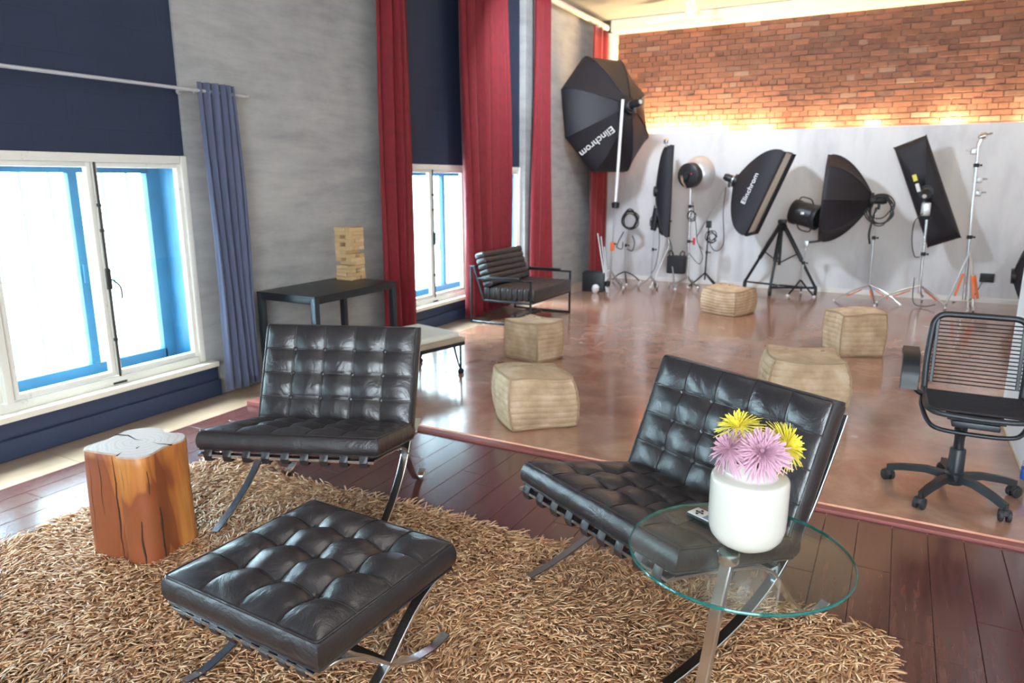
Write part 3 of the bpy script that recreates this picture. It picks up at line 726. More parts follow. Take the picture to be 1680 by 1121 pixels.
# canvas poufs
def pouf(c, rz, w, d, h, label, lean=(0, 0), seed=0, squash=.0, bulge=.03):
    t = empty('canvas_pouf', (c[0], c[1], .010), rz, label, 'pouf', 'canvas cube poufs'); g = random.Random(seed)
    nu, nv = 16, 24; b = bmesh.new()
    ph = [g.uniform(0, 6) for _ in range(6)]
    def P_(u, v, z, out=1):
        """u,v in -1..1 plan; z 0..1"""
        bl = math.sin(PI*max(0, min(1, z)))**.7
        rib = abs(math.sin(z*PI*8.5+.5*math.sin(u*2+ph[0])+.3*math.sin(v*3+ph[1])))**.45
        k = 1+out*(bulge/(w/2))*bl*(1-.25*abs(u*v))+out*(rib-.6)*.032*(1 if .03 < z < .97 else 0)
        x = u*w/2*k*(1-squash*(z)); y = v*d/2*k*(1-squash*z)
        x += lean[0]*z*h+.008*math.sin(3*v+ph[2]); y += lean[1]*z*h+.008*math.sin(3*u+ph[3])
        return Vector((x, y, z*h+.010*math.sin(u*2.2+ph[4])*z+.008*math.sin(v*2.5+ph[5])*z))
    per = [(-1+2*i/nu, -1) for i in range(nu)]+[(1, -1+2*i/nu) for i in range(nu)]+[(1-2*i/nu, 1) for i in range(nu)]+[(-1, 1-2*i/nu) for i in range(nu)]
    def rc(u, v):     # soften plan corners
        m = max(abs(u), abs(v)); k = 1-.045*(min(abs(u), abs(v))/max(m, 1e-6))**8; return u*k, v*k
    NZ = 68; rings = []
    for k in range(NZ+1):
        z = k/NZ; rings.append([b.verts.new(P_(*rc(u, v), z)) for u, v in per])
    n_ = len(per)
    for A, B in zip(rings, rings[1:]):
        for i in range(n_): b.faces.new((A[i], A[(i+1) % n_], B[(i+1) % n_], B[i]))
    for zz, R_ in ((1, rings[-1]), (0, rings[0])):
        grid = {}
        for i in range(nu+1):
            for j in range(nu+1):
                u, v = -1+2*i/nu, -1+2*j/nu
                if i in (0, nu) or j in (0, nu):
                    grid[i, j] = min(R_, key=lambda q, u=u, v=v: (q.co-P_(*rc(u, v), zz)).length)
                else:
                    p = P_(u, v, zz, 0); dome = (1-u*u)*(1-v*v); p.z += (.022*dome+.004*math.sin(9*u+ph[0])*dome) if zz else .0
                    grid[i, j] = b.verts.new(p)
        for i in range(nu):
            for j in range(nu):
                try: b.faces.new((grid[i, j], grid[i+1, j], grid[i+1, j+1], grid[i, j+1]))
                except ValueError: pass
    lo = min(v.co.z for v in b.verts)
    for v in b.verts: v.co.z -= lo*(1-min(1, v.co.z/h)) if v.co.z < h*.3 else 0
    q = MB(); q.b = b; body = q.build('cover', 'pouf', t, ang=75)
    s = MB()
    s.tube([P_(*rc(u, v), .985)*1.004 for u, v in per], .0075, 6, closed=True)
    for cu, cv in ((-1, -1), (1, -1), (1, 1), (-1, 1)): s.tube([P_(*rc(cu, cv), z/12*.97+.02)*1.002 for z in range(13)], .007, 6)
    s.tube([P_(*rc(u, v), .04) for u, v in per], .0065, 6, closed=True)
    s.build('seam_edge', 'pouf_seam', body)
    for k in range(3):
        x = -.25*w+k*.25*w; MB().tube([Vector((x+lean[0]*h-.012, lean[1]*h, h+.030)), Vector((x+lean[0]*h+.012, lean[1]*h, h+.030))], .004, 6).build('tuft_stitch', 'pouf_seam', body)
    return t
pouf((-1.93, 3.88), math.radians(43), .41, .41, .325, 'sagging lopsided canvas pouf nearest the wooden floor, behind the two armchairs', (-.08, -.04), 1, .03, .035)
pouf((-2.665, 5.355), math.radians(-15), .37, .33, .32, 'upright square canvas pouf in front of the black leather settee', (0, 0), 2, .0, .012)
pouf((-1.64, 8.32), math.radians(-20), .44, .44, .285, 'low canvas pouf farthest back, in front of the camera tripod', (0, 0), 3, .02, .03)
pouf((-.25, 6.86), math.radians(26), .37, .38, .37, 'tall square canvas pouf second from the back, beside the black desk chair', (0, 0), 4, .0, .02)
pouf((-.47, 5.03), math.radians(16), .46, .42, .345, 'bulging canvas pouf half hidden behind the right armchair', (0, 0), 5, .05, .05)
# black bungee desk chair
def desk_chair():
    t = empty('desk_chair', (.363, 3.83, .010), 0, 'black desk chair with elastic cord back on five wheeled legs, at the right edge', 'desk chair')
    for k in range(5):
        a = math.radians(-48+72*k); c, s = math.cos(a), math.sin(a); L = .285
        lg = MB().sweep([(c*.03, s*.03, .098), (c*.12, s*.12, .104), (c*.22, s*.22, .088), (c*L, s*L, .070)], lambda q: [(-.024*(1-.4*q), -.016), (.024*(1-.4*q), -.016), (.018*(1-.4*q), .014), (-.018*(1-.4*q), .014)], False, (-s, c, 0)).build('base_leg', 'black_plastic', t)
        ca = MB(); ca.cyl((c*L, s*L, .04), (c*L, s*L, .082), .009, seg=8)
        d = a+.9+k; dx, dy = math.cos(d), math.sin(d)
        for q in (-1, 1): ca.cyl((c*L+dx*.006*q, s*L+dy*.006*q, .028), (c*L+dx*.024*q, s*L+dy*.024*q, .028), .0275, seg=18)
        ca.lathe([(0, .028), (.022, .03), (.03, .036), (.02, .055), (0, .058)], (c*L, s*L, 0), 12)
        ca.build('caster', 'rubber', lg)
    MB().lathe([(0, .06), (.040, .062), (.046, .075), (.047, .115), (.036, .125), (.034, .235), (.030, .24), (.0, .24)], (0, 0, 0), 24).build('column_sleeve', 'black_plastic', t)
    MB().lathe([(0, .24), (.022, .24), (.022, .30), (.027, .31), (.027, .39), (0, .39)], (0, 0, 0), 20).build('gas_column', 'black_plastic', t)
    MB().box((0, -.01, .397), (.19, .26, .03), bev=.008).box((0, -.03, .418), (.23, .20, .012), bev=.004).build('seat_mechanism', 'black_metal', t)
    lev = MB().tube([(.08, .02, .395), (.22, .03, .39), (.27, .03, .375)], .005).box((.275, .03, .372), (.05, .018, .008), bev=.003); lev.build('height_lever', 'black_plastic', t)
    W_ = .205; up = empty('upper_body', (0, 0, 0)) if 0 else None
    fr = [(-W_, .215, .462), (-W_, .10, .458), (-W_, -.10, .464), (-W_+.015, -.165, .462), (-W_+.06, -.185, .452), (0, -.190, .448), (W_-.06, -.185, .452), (W_-.015, -.165, .462), (W_, -.10, .464), (W_, .10, .458), (W_, .215, .462)]
    MB().tube(catmull(fr, 5), .0125, 10).build('seat_frame', 'black_metal', t)
    lo = [(-W_-.01, .10, .455), (-W_-.012, .0, .43), (-W_+.02, -.08, .375), (-W_+.07, -.10, .352), (0, -.105, .347), (W_-.07, -.10, .352), (W_-.02, -.08, .375), (W_+.012, 0, .43), (W_+.01, .10, .455)]
    MB().tube(catmull(lo, 5), .0105, 10).build('under_frame', 'black_metal', t)
    for k in range(15):
        y = -.150+k*.0235; sag = -.010*math.sin(PI*(k+.5)/15)
        MB().tube(catmull([(-W_, y, .464), (-W_*.5, y, .464+sag), (W_*.5, y, .464+sag), (W_, y, .464)], 3), .0068, 7).build('elastic_cord', 'bungee', t)
    bk = lambda z: .215+(z-.47)*.14
    H1 = .838
    fr = [(-W_, bk(.455), .455), (-W_-.003, bk(.6), .60), (-W_+.004, bk(.75), .75), (-W_+.012, bk(.81), .802), (-W_+.045, bk(.87), H1-.004), (-.08, bk(.87), H1), (.08, bk(.87), H1), (W_-.045, bk(.87), H1-.004), (W_-.012, bk(.81), .802), (W_-.004, bk(.75), .75), (W_+.003, bk(.6), .60), (W_, bk(.455), .455)]
    MB().tube(catmull(fr, 5), .0155, 12).build('back_frame', 'black_plastic', t)
    for s in (-1, 1):
        MB().bar([(s*(W_-.025), bk(z)-.004, z) for z in (.50, .6, .7, .78, .812)], .016, .012, (1, 0, 0)).build('cord_strip', 'black_plastic', t)
    for k in range(17):
        z = .500+k*.0190
        MB().tube(catmull([(-W_+.01, bk(z), z), (-W_*.4, bk(z)+.008, z-.001), (W_*.4, bk(z)+.008, z-.001), (W_-.01, bk(z), z)], 3), .0036, 6).build('elastic_cord', 'bungee', t)
    for s in (-1, 1):
        x = s*(W_+.082)
        ar = MB().sweep(catmull([(x, -.225, .56), (x, -.205, .645), (x, -.12, .684), (x, 0, .686), (x, .10, .678), (x, .13, .655)], 5), [(-.034, -.016), (.034, -.016), (.038, 0), (.031, .017), (-.031, .017), (-.038, 0)], False, (1, 0, 0)).build('armrest', 'black_plastic', t)
        MB().bar(catmull([(s*(W_+.01), .10, .46), (s*(W_+.045), .06, .49), (x, 0, .58), (x, -.02, .672)], 5), .04, .012, (0, 1, 0)).build('armrest_bracket', 'black_plastic', ar)
desk_chair()
_dc = bpy.data.objects['desk_chair']
for ch in _dc.children:
    if not ch.name.startswith(('base_leg', 'column_sleeve', 'gas_column')): ch.location.x = .042
mg = at(676, 704, Z=0); mg = empty('floor_magazine', (mg.x-.06, mg.y+.02, .0), .5, 'small pale paperback lying on the wooden floor behind the left armchair', 'book')
MB().box((0, 0, .008), (.16, .22, .012), bev=.001).build('pages', 'bench_pad', mg); MB().box((0, 0, .0152), (.163, .223, .002)).box((0, 0, .0012), (.163, .223, .002)).build('cover', 'bench_wood', mg)
# clear bottle at the right edge
b0 = at(1680, 806, Z=.01)
bo = empty('water_bottle', (b0.x+.005, b0.y, .010), 0, 'clear plastic water bottle with blue label on the floor at the right edge', 'bottle')
MB().lathe([(0, .0), (.028, 0), (.031, .006), (.029, .03), (.031, .06), (.031, .125), (.028, .15), (.013, .18), (.012, .195)], (0, 0, 0), 28).build('body', 'clear', bo)
MB().lathe([(.0315, .065), (.0318, .067), (.0318, .118), (.0315, .12)], (0, 0, 0), 28).build('label_band', 'label_blue', bo)
MB().lathe([(0, .212), (.013, .212), (.0145, .208), (.0145, .196), (0, .196)], (0, 0, 0), 20).build('cap', 'white_print', bo)

# black console table
ct = empty('console_table', (-3.835, 4.14, 0), 0, 'black metal console table against the concrete wall', 'table')
hx, hy = .285, .465
MB().box((0, 0, .692), (2*hx, 2*hy, .016), bev=.002).build('tabletop', 'black_metal', ct)
ap = MB()
for s in (-1, 1): ap.box((s*(hx-.011), 0, .664), (.022, 2*hy-.09, .042), bev=.002); ap.box((0, s*(hy-.011), .664), (2*hx-.09, .022, .042), bev=.002)
ap.build('apron', 'black_metal', ct)
for sx in (-1, 1):
    for sy in (-1, 1): MB().box((sx*(hx-.0225), sy*(hy-.0225), .342), (.045, .045, .684), bev=.003).build('leg', 'blue_metal', ct)
# wooden stacking-block tower on the console
bw, bl_, bt = .0555, .168, .0305; g = random.Random(4)
bmesh_block = bpy.data.meshes.new('block'); t = MB().box((0, 0, 0), (bl_, bw-.0012, bt-.0008), bev=.003, seg=1).b; t.to_mesh(bmesh_block); t.free(); bmesh_block.materials.append(M['block'])
tc = (-3.955, 4.53); missing = {(2, 1), (4, 0), (6, 1), (7, 2), (9, 1), (5, 1), (11, 1)}
for lay in range(14):
    for j in range(3):
        if (lay, j) in missing: continue
        o = link('stacking_block', bmesh_block); a = (lay % 2)*PI/2; off = (j-1)*bw
        o.location = (tc[0]+(0 if lay % 2 == 0 else off)+g.uniform(-.003, .003), tc[1]+(off if lay % 2 == 0 else 0)+g.uniform(-.003, .003), .7002+bt*(lay+.5)); o.rotation_euler.z = a+g.uniform(-.03, .03)
        ordn = ('bottom', 'second', 'third', 'fourth', 'fifth', 'sixth', 'seventh', 'eighth', 'ninth', 'tenth', 'eleventh', 'twelfth', 'thirteenth', 'top')[lay]
        side = (('nearer the camera', 'in the middle', 'farther from the camera'), ('on the wall side', 'in the middle', 'on the room side'))[lay % 2][j]
        tag(o, 'pale wooden stacking block in the %s layer of the tower, %s' % (ordn, side), 'wooden block', 'wooden blocks of the stacking tower')

# low bench with cushion
bn = empty('low_bench', (-3.245, 4.33, 0), math.radians(-13.5), 'low bench with off-white cushion, hairpin legs and casters behind the left armchair', 'bench')
MB().box((0, 0, .285), (.54, .70, .034), bev=.004).build('bench_top', 'bench_wood', bn)
r_ = MB()
for s in (-1, 1): r_.box((s*.262, 0, .255), (.02, .70, .028), bev=.002); r_.box((0, s*.341, .2551), (.50, .02, .028), bev=.002)
r_.build('rail', 'black_metal', bn)
q = MB().box((-.01, .0, .322), (.49, .655, .045), bev=.018, seg=4); pd = q.build('seat_pad', 'bench_pad', bn)
for sx in (-1, 1):
    for sy in (-1, 1):
        x, y = sx*.245, sy*.325
        lg = MB().tube([(x, y, .245), (x, y, .055)], .0085); lg.tube(catmull([(x-sx*.075, y, .245), (x-sx*.03, y, .10), (x-sx*.012, y, .06), (x, y, .055)], 4), .0055); lg.tube(catmull([(x, y-sy*.075, .245), (x, y-sy*.03, .10), (x, y-sy*.012, .06), (x, y, .055)], 4), .0055)
        l_ = lg.build('leg', 'black_metal', bn)
        MB().cyl((x-.012, y, .026), (x+.012, y, .026), .0255).cyl((x, y, .04), (x, y, .06), .008).build('caster', 'rubber', l_)

# black leather settee with steel frame
st = empty('settee', (-3.955, 6.395, .010), 0, 'black channel-stitched leather settee with open square steel frame by the red curtains', 'sofa')
LW = 1.02
def sq(pts, name='frame_bar', par=None): return MB().bar([Vector(p) for p in pts], .022, .022, (0, 1, 0)).build(name, 'blue_metal', st)
for y in (.012, LW-.012):
    sq([(.012, y, .0), (.012, y, .60)]); sq([(.72, y, .0), (.72, y, .485)])
    MB().bar([(.0, y, .012), (.73, y, .012)], .022, .022, (0, 1, 0)).build('frame_bar', 'blue_metal', st)
    MB().bar([(.075, y, .478), (.731, y, .478)], .022, .020, (0, 1, 0)).build('frame_bar', 'blue_metal', st)
    MB().bar([(.0, y, .60), (.06, y, .60)], .022, .02, (0, 1, 0)).build('frame_bar', 'blue_metal', st)
    MB().bar([(.05, y, .60), (.17, y, .25)], .022, .02, (0, 1, 0)).build('frame_bar', 'blue_metal', st)
    MB().bar([(.165, y, .25), (.72, y, .25)], .022, .02, (0, 1, 0)).build('frame_bar', 'blue_metal', st)
    MB().box((.40, y, .497), (.40, .045, .018), bev=.006).build('arm_pad', 'leather', st)
for x, z in ((.36, .012), (.17, .25), (.72, .25), (.05, .60)): MB().bar([(x, .012, z), (x, LW-.012, z)], .02, .02, (0, 0, 1)).build('frame_bar', 'blue_metal', st)
sc_ = MB().box((.445, LW/2, .322), (.54, LW-.10, .09), bev=.02).build('seat_cushion', 'leather', st)
for k in range(9):
    x = .185+k*.0665; MB().box((x, LW/2, .328), (.070, LW-.07, .135), bev=.033, seg=4).build('channel', 'leather', sc_)
bc = MB().box((.13, .46, .535), (.06, .80, .30), bev=.02, rot=(0, -.32, 0)).build('back_cushion', 'leather', st)
for k in range(6):
    z = .425+k*.058; MB().box((.205-.095*(k/5), .455, z), (.125, .87, .066), bev=.031, seg=4, rot=(0, -.30, 0)).build('channel', 'leather', bc)

# ---------------------------------------------------------------- curtains
def curtain(name, x, y0, y1, z0, z1, mat, label, folds, amp, top=None, seed=0, parts=None):
    top = top or (y0, y1); g = random.Random(seed); nu, nv = folds*14, 26; ph = [g.uniform(0, 6.28) for _ in range(5)]
    P = {}
    b = bmesh.new()
    for j in range(nv+1):
        v = j/nv; z = z0+(z1-z0)*v
        a, c = y0+(top[0]-y0)*v, y1+(top[1]-y1)*v
        for i in range(nu+1):
            u = i/nu; w_ = u*folds*2*PI
            f = math.sin(w_+.5*math.sin(w_*.37+ph[0])+.35*math.sin(v*3+ph[1]))
            f = math.copysign(abs(f)**.8, f)
            am = amp*(.75+.25*math.sin(u*7+ph[2]))*(1-.25*v)
            P[i, j] = b.verts.new((x+am*f+.012*math.sin(v*5+u*5+ph[3]), a+(c-a)*(u+.012*math.sin(2*w_)+.006*math.sin(v*6+ph[4])), z+(.006*math.sin(w_) if j == 0 else 0)))
    for j in range(nv):
        for i in range(nu): b.faces.new((P[i, j], P[i+1, j], P[i+1, j+1], P[i, j+1]))
    q = MB(); q.b = b; o = q.build(name, mat, ang=80)
    m_ = o.modifiers.new('thick', 'SOLIDIFY'); m_.thickness = .005; m_.offset = 0
    return tag(o, label, 'curtain')
curtain('curtain', -4.06, 5.06, 5.60, .03, 3.68, 'velvet', 'red velvet curtain nearest the console table, left of the far windows', 4, .08, (5.12, 5.56), 1)['group'] = 'red velvet curtains'
curtain('curtain', -4.05, 6.48, 7.44, .03, 3.68, 'velvet', 'widest red velvet curtain, hanging between the two far window panes behind the settee', 6, .085, (6.42, 7.36), 2)['group'] = 'red velvet curtains'
curtain('curtain', -4.05, 7.97, 8.62, .03, 3.68, 'velvet', 'red velvet curtain just right of the far window, above the settee armrest', 4, .075, (8.06, 8.50), 3)['group'] = 'red velvet curtains'
curtain('curtain', -4.02, 9.78, 10.46, .03, 3.60, 'velvet', 'red velvet curtain in the far corner behind the big octagonal softbox', 3, .05, (9.84, 10.44), 4)['group'] = 'red velvet curtains'
curtain('curtain', -4.04, 3.285, 3.60, .05, 2.115, 'curtain_blue', 'slate blue curtain gathered beside the large near window', 5, .042, (3.27, 3.55), 5)
rd = empty('curtain_rod', (-4.05, 0, 2.062), 0, 'thin silver curtain rod across the top of the near window', 'curtain rod')
MB().cyl((0, .35, 0), (0, 3.655, 0), .011, seg=12).build('rod', 'silver', rd)
MB().lathe([(0, 0), (.014, .002), (.014, .02), (0, .024)], (0, 3.652, 0), 12, (0, 1, 0)).build('finial', 'silver', rd)
for y in (.55, 3.24):
    MB().tube([(-.15, y, .0), (-.02, y, 0), (0, y, -.016)], .006).lathe([(0, 0), (.022, 0), (.022, .006), (0, .006)], (-.149, y, 0), 12, (1, 0, 0)).build('bracket', 'silver', rd)
rr = empty('curtain_rail', (-4.05, 7.75, 3.70), 0, 'ceiling rail that carries the red curtains', 'curtain rail')
MB().cyl((0, -2.8, 0), (0, 2.75, 0), .014, seg=10).build('rod', 'silver', rr)

# ---------------------------------------------------------------- studio gear along the white partition
def P3(px, py, Y): return at(px, py, Y=Y)
FZ = .010
def hub_legs(t, base, hubz, feet, r=.010, mat='steel', wheels=False, orange=False, bow=.0, name='leg'):
    for f in feet:
        f = Vector(f); a = Vector((0, 0, hubz)); mid = (a+f)/2+Vector((0, 0, bow))
        z_end = .055 if wheels else .012
        f.z = z_end
        l = MB().tube(catmull([a, mid, f], 5), r, 8).build(name, mat, t)
        if wheels:
            MB().cyl((f.x-.012, f.y, .032), (f.x+.012, f.y, .032), .031, seg=14).cyl((f.x, f.y, .04), (f.x, f.y, .085), .012, seg=8).build('wheel', 'steel', l)
        else: MB().lathe([(0, 0), (r*1.5, .001), (r*1.5, .02), (0, .026)], (f.x, f.y, 0), 10).build('rubber_foot', 'white_print', l)
        if orange:
            c = a*.58+f*.42; d = (f-a).normalized(); MB().bar([c-d*.10+Vector((0, 0, -.02)), c+d*.10+Vector((0, 0, -.02))], .018, .010, d.cross(Vector((0, 0, 1)))).build('brace', 'orange', l)
def pole(t, a, b, r=.012, mat='steel', joints=(), r2=None):
    a, b = Vector(a), Vector(b); n_ = len(joints)+1; cuts = [0]+list(joints)+[1]
    for i in range(n_):
        rad = r*(1-.18*i); MB().cyl(a+(b-a)*cuts[i], a+(b-a)*cuts[i+1], rad, seg=12).build('pole', mat, t)
    for c in joints:
        p = a+(b-a)*c; MB().cyl(p-(b-a).normalized()*.022, p+(b-a).normalized()*.022, r*1.6, seg=12).cyl(p+Vector((0, 0, 0)), p+Vector((.045, -.01, 0)), .006, seg=8).lathe([(0, 0), (.012, .002), (.012, .02), (0, .022)], p+Vector((.035, -.01, 0)), 8, (1, 0, 0)).build('clamp_knob', 'black_plastic', t)
def coil(t, c, r, turns, mat='cable', seed=0, rad=.006, name='coiled_cable'):
    g = random.Random(seed); pts = []
    for k in range(turns):
        rx, rz, ox, oz, oy = r*g.uniform(.7, 1.05), r*g.uniform(.85, 1.2), g.uniform(-.02, .02), g.uniform(-.03, .03), g.uniform(-.02, .02)
        for i in range(8):
            a = 2*PI*i/8+.4; pts.append((c[0]+ox+rx*math.cos(a), c[1]+oy+.01*math.sin(3*a), c[2]+oz+rz*math.sin(a)))
    return MB().tube(catmull(pts, 3), rad, 5).build(name, mat, t)
def wire(t, pts, rad=.005, mat='cable', name='cable'): return MB().tube(catmull(pts, 5), rad, 5).build(name, mat, t)

def softbox(fc, facing, up, w, h, depth, sides, label, name='softbox', text=None, tpanel=0, tsize=.1, trot=0, toff=(.5, 0), bulge=1.9, rot0=None, ring=.075, lip=.05, group='softboxes'):
    """fabric light box: front rim polygon, ribs bulging back to a speed ring"""
    n_ = Vector(facing).normalized(); z = -n_; y = Vector(up); y = (y-z*y.dot(z)).normalized(); x = y.cross(z)
    m4 = frame_m4((0, 0, 0), x, y, z); t = empty(name, fc, 0, label, 'softbox', group)
    if sides == 4: rim = [(-w/2, -h/2), (w/2, -h/2), (w/2, h/2), (-w/2, h/2)]
    else:
        r0 = PI/sides if rot0 is None else rot0
        rim = [(w/2*math.cos(r0+2*PI*k/sides), h/2*math.sin(r0+2*PI*k/sides)) for k in range(sides)]
    K = 10; U = 6; ringp = []
    m_ = len(rim); al = [math.atan2(p[1], p[0]) for p in rim]
    def pt(k, s, u=0.0):
        """rib k at s (0 rim .. 1 ring), u towards rib k+1; the panel sags inwards between ribs"""
        def rib(k, s):
            q = rim[k % m_]; r_ = (1-s**bulge); e = Vector((q[0], q[1], 0)); L = e.length
            c = Vector((math.cos(al[k % m_]), math.sin(al[k % m_]), 0))*ring
            p = e*r_+c*(1-r_); p.z = depth*s**1.0; return p
        a, b = rib(k, s), rib(k+1, s); p = a.lerp(b, u); sag = .07*math.sin(PI*u)*math.sin(PI*min(1, s*1.0))*(1-s*.4)
        return Vector((p.x*(1-sag), p.y*(1-sag), p.z))
    sh = MB(); V = {}
    for k in range(m_):
        for s in range(K+1):
            for u in range(U): V[k, s, u] = sh.b.verts.new(m4@pt(k, s/K, u/U))
    for k in range(m_):
        for s in range(K):
            for u in range(U):
                def g_(kk, ss, uu): return V[(kk+(uu == U)) % m_, ss, uu % U]
                sh.b.faces.new((g_(k, s, u), g_(k, s, u+1), g_(k, s+1, u+1), g_(k, s+1, u)))
    lipv = [sh.b.verts.new(m4@(Vector((q[0], q[1], 0))*1.004+Vector((0, 0, -lip)))) for q in rim]
    for k in range(m_):
        a, b = lipv[k], lipv[(k+1) % m_]; row = [V[k, 0, u] for u in range(U)]+[V[(k+1) % m_, 0, 0]]
        sh.b.faces.new([a]+row+[b])
    s_ = sh.build('shell', 'softbox', t, ang=30)
    so = s_.modifiers.new('cloth', 'SOLIDIFY'); so.thickness = .004
    d = MB(); d.b.faces.new([d.b.verts.new(m4@Vector((q[0]*.985, q[1]*.985, .004))) for q in rim]); d.b.faces.new([d.b.verts.new(m4@Vector((q[0]*.985, q[1]*.985, .010))) for q in rim]); d.build('diffuser', 'diffuser', t)
    rb = MB()
    for k in range(m_): rb.tube([m4@(pt(k, s/K)*1.004) for s in range(K+1)], .006, 5)
    rb.build('rib_seams', 'softbox', s_)
    MB().lathe([(ring*.6, -.02), (ring*1.15, -.02), (ring*1.2, .0), (ring*1.15, .03), (ring*.6, .03), (ring*.6, -.02)], m4@Vector((0, 0, depth)), 20, z).build('speed_ring', 'black_plastic', t)
    if text:
        k = tpanel; a, b, c_ = pt(k, toff[0]-.05, .5), pt(k, toff[0]+.05, .5), pt(k, toff[0], .7)
        e1 = (pt(k, toff[0], .75)-pt(k, toff[0], .25)).normalized(); e2 = (b-a).normalized(); nn = e1.cross(e2).normalized()
        cen = pt(k, toff[0], .5+toff[1])
        if nn.dot(Vector((cen.x, cen.y, 0))) < 0: nn = -nn
        e2 = nn.cross(e1)
        loc = frame_m4(cen+nn*(.008+tsize*.12), e1, e2, nn) @ Matrix.Rotation(trot, 4, 'Z')
        text_mesh('lettering', text, tsize, 'white_print', s_, m4@loc)
    return t, m4, (Vector(fc)+(m4@Vector((0, 0, depth))))
def flash_head(p, d, label, L=.24, r=.055, name='flash_head'):
    d = Vector(d).normalized(); t = empty(name, p, 0, label, 'studio light', 'studio flash heads')
    MB().lathe([(0, 0), (r*.95, 0), (r, .01), (r, L*.8), (r*.85, L*.88), (r*.8, L), (0, L)], (0, 0, 0), 20, d).build('housing', 'black_plastic', t)
    MB().lathe([(r*1.02, .0), (r*1.06, .004), (r*1.06, .03), (r*1.02, .034)], (0, 0, 0), 20, d).build('collar', 'steel', t)
    MB().lathe([(0, L), (r*.5, L), (r*.5, L+.006), (0, L+.006)], (0, 0, 0), 12, d).build('rear_panel', 'silverplastic', t)
    MB().box(d*L*.5+Vector((0, 0, -r-.03)), (.03, .05, .07), bev=.006).build('tilt_bracket', 'black_plastic', t)
    return t

# 1 - big octagonal softbox on a tall stand, far corner
rx_ = Vector((.86, -.48, .17)).normalized()
t, m4, apex = softbox((-3.74, 9.70, 2.38), -rx_, (0, 0, 1), 1.52, 1.66, .48, 8, 'huge black octagonal softbox high up in the far corner beside the brick wall', text='Elinchrom', tpanel=4, tsize=.135, trot=-PI/2, toff=(.42, 0), bulge=1.7, ring=.09)
OCT = t
flash_head(apex+rx_*.02, rx_, 'black flash head behind the huge octagonal softbox', L=.20)
b0 = P3(1004, 474, 9.46); tp = P3(1022, 163, 9.33)
s1 = empty('light_stand', (b0.x, b0.y-.1, FZ), 0, 'tall stand of the huge octagonal softbox in the far corner, with orange clamp', 'light stand', 'studio light stands')
o_ = Vector((b0.x, b0.y-.1, FZ)); T1 = tp-o_
pole(s1, (0, 0, .10), tuple(T1*.46+Vector((0, 0, 0))), .014, 'steel', (.5,))
MB().cyl(T1*.46, T1, .020, seg=12).build('boom_tube', 'white_print', s1); MB().lathe([(0, -.05), (.05, -.04), (.055, .03), (0, .05)], T1*.46, 14).build('clamp', 'black_plastic', s1)
MB().box(T1*.235, (.05, .05, .12), bev=.008).build('clamp', 'orange', s1)
hub_legs(s1, None, .28, [(.28, -.22, 0), (-.26, -.18, 0), (.05, .34, 0)], .010, 'steel', wheels=True)
# 2 - small stand with coiled cable
b0 = P3(1025, 456, 10.1); s2 = empty('light_stand', (b0.x, b0.y, FZ), 0, 'thin stand hung with a coil of black cable, right of the far red curtain', 'light stand', 'studio light stands')
pole(s2, (0, 0, .05), (0, 0, 1.05), .010, 'steel', (.5,)); hub_legs(s2, None, .16, [(-.22, .05, 0), (.12, -.26, 0), (.2, .12, 0)], .009, 'black_metal', bow=.03)
coil(s2, (.05, -.03, .92), .13, 6, seed=3, rad=.008); wire(s2, [(-.03, -.03, .75), (-.10, -.03, .62), (-.13, -.03, .52), (-.05, -.03, .50), (-.04, -.03, .6)], .008); wire(s2, [(.1, -.03, .7), (.14, -.03, .6), (.11, -.03, .48), (.03, -.03, .50)], .008)
# 3 - rolling stand with hanging cable and 4 - narrow strip box
b0 = at(1064, 474, Z=0); s3 = empty('light_stand', (b0.x, b0.y+.1, FZ), 0, 'rolling stand with a hanging cable left of the upright strip softbox', 'light stand', 'studio light stands')
pole(s3, (0, 0, .12), (.02, 0, 1.05), .011, 'steel', (.45,)); hub_legs(s3, None, .17, [(-.12, -.18, 0), (.14, -.16, 0), (.0, .2, 0)], .011, 'steel', wheels=True)
coil(s3, (.03, -.03, .92), .07, 3, seed=5); wire(s3, [(.08, -.02, .9), (.10, -.02, .6), (.06, -.02, .3), (.0, -.02, .2)])
b1 = P3(1086, 464, 9.62); s4 = empty('light_stand', (b1.x, b1.y+.3, FZ), 0, 'tripod stand under the tall upright strip softbox', 'light stand', 'studio light stands')
Y4 = b1.y+.3; fc = P3(1092, 314, Y4); tp = P3(1093, 232, Y4)-Vector((b1.x, Y4, FZ))
pole(s4, (0, 0, .35), tuple(tp), .012, 'steel', (.35,)); MB().lathe([(0, -.04), (.03, -.03), (.035, .01), (.02, .03), (0, .035)], tp, 12).build('finial', 'chrome', s4)
hub_legs(s4, None, .62, [(-.20, -.18, 0), (.16, -.20, 0), (.02, .26, 0)], .012, 'steel', orange=True)
softbox(fc+Vector((.06, -.10, 0)), (.90, .42, 0), (.03, 0, 1), .34, 1.22, .16, 4, 'tall narrow black strip softbox standing upright on a tripod stand', name='strip_softbox', ring=.06, bulge=2.6, lip=.03)
q_ = P3(1079, 338, Y4-.08); flash_head(q_, (-.12, -.1, -1), 'black flash unit fixed on the left of the upright strip softbox', L=.34, r=.05)
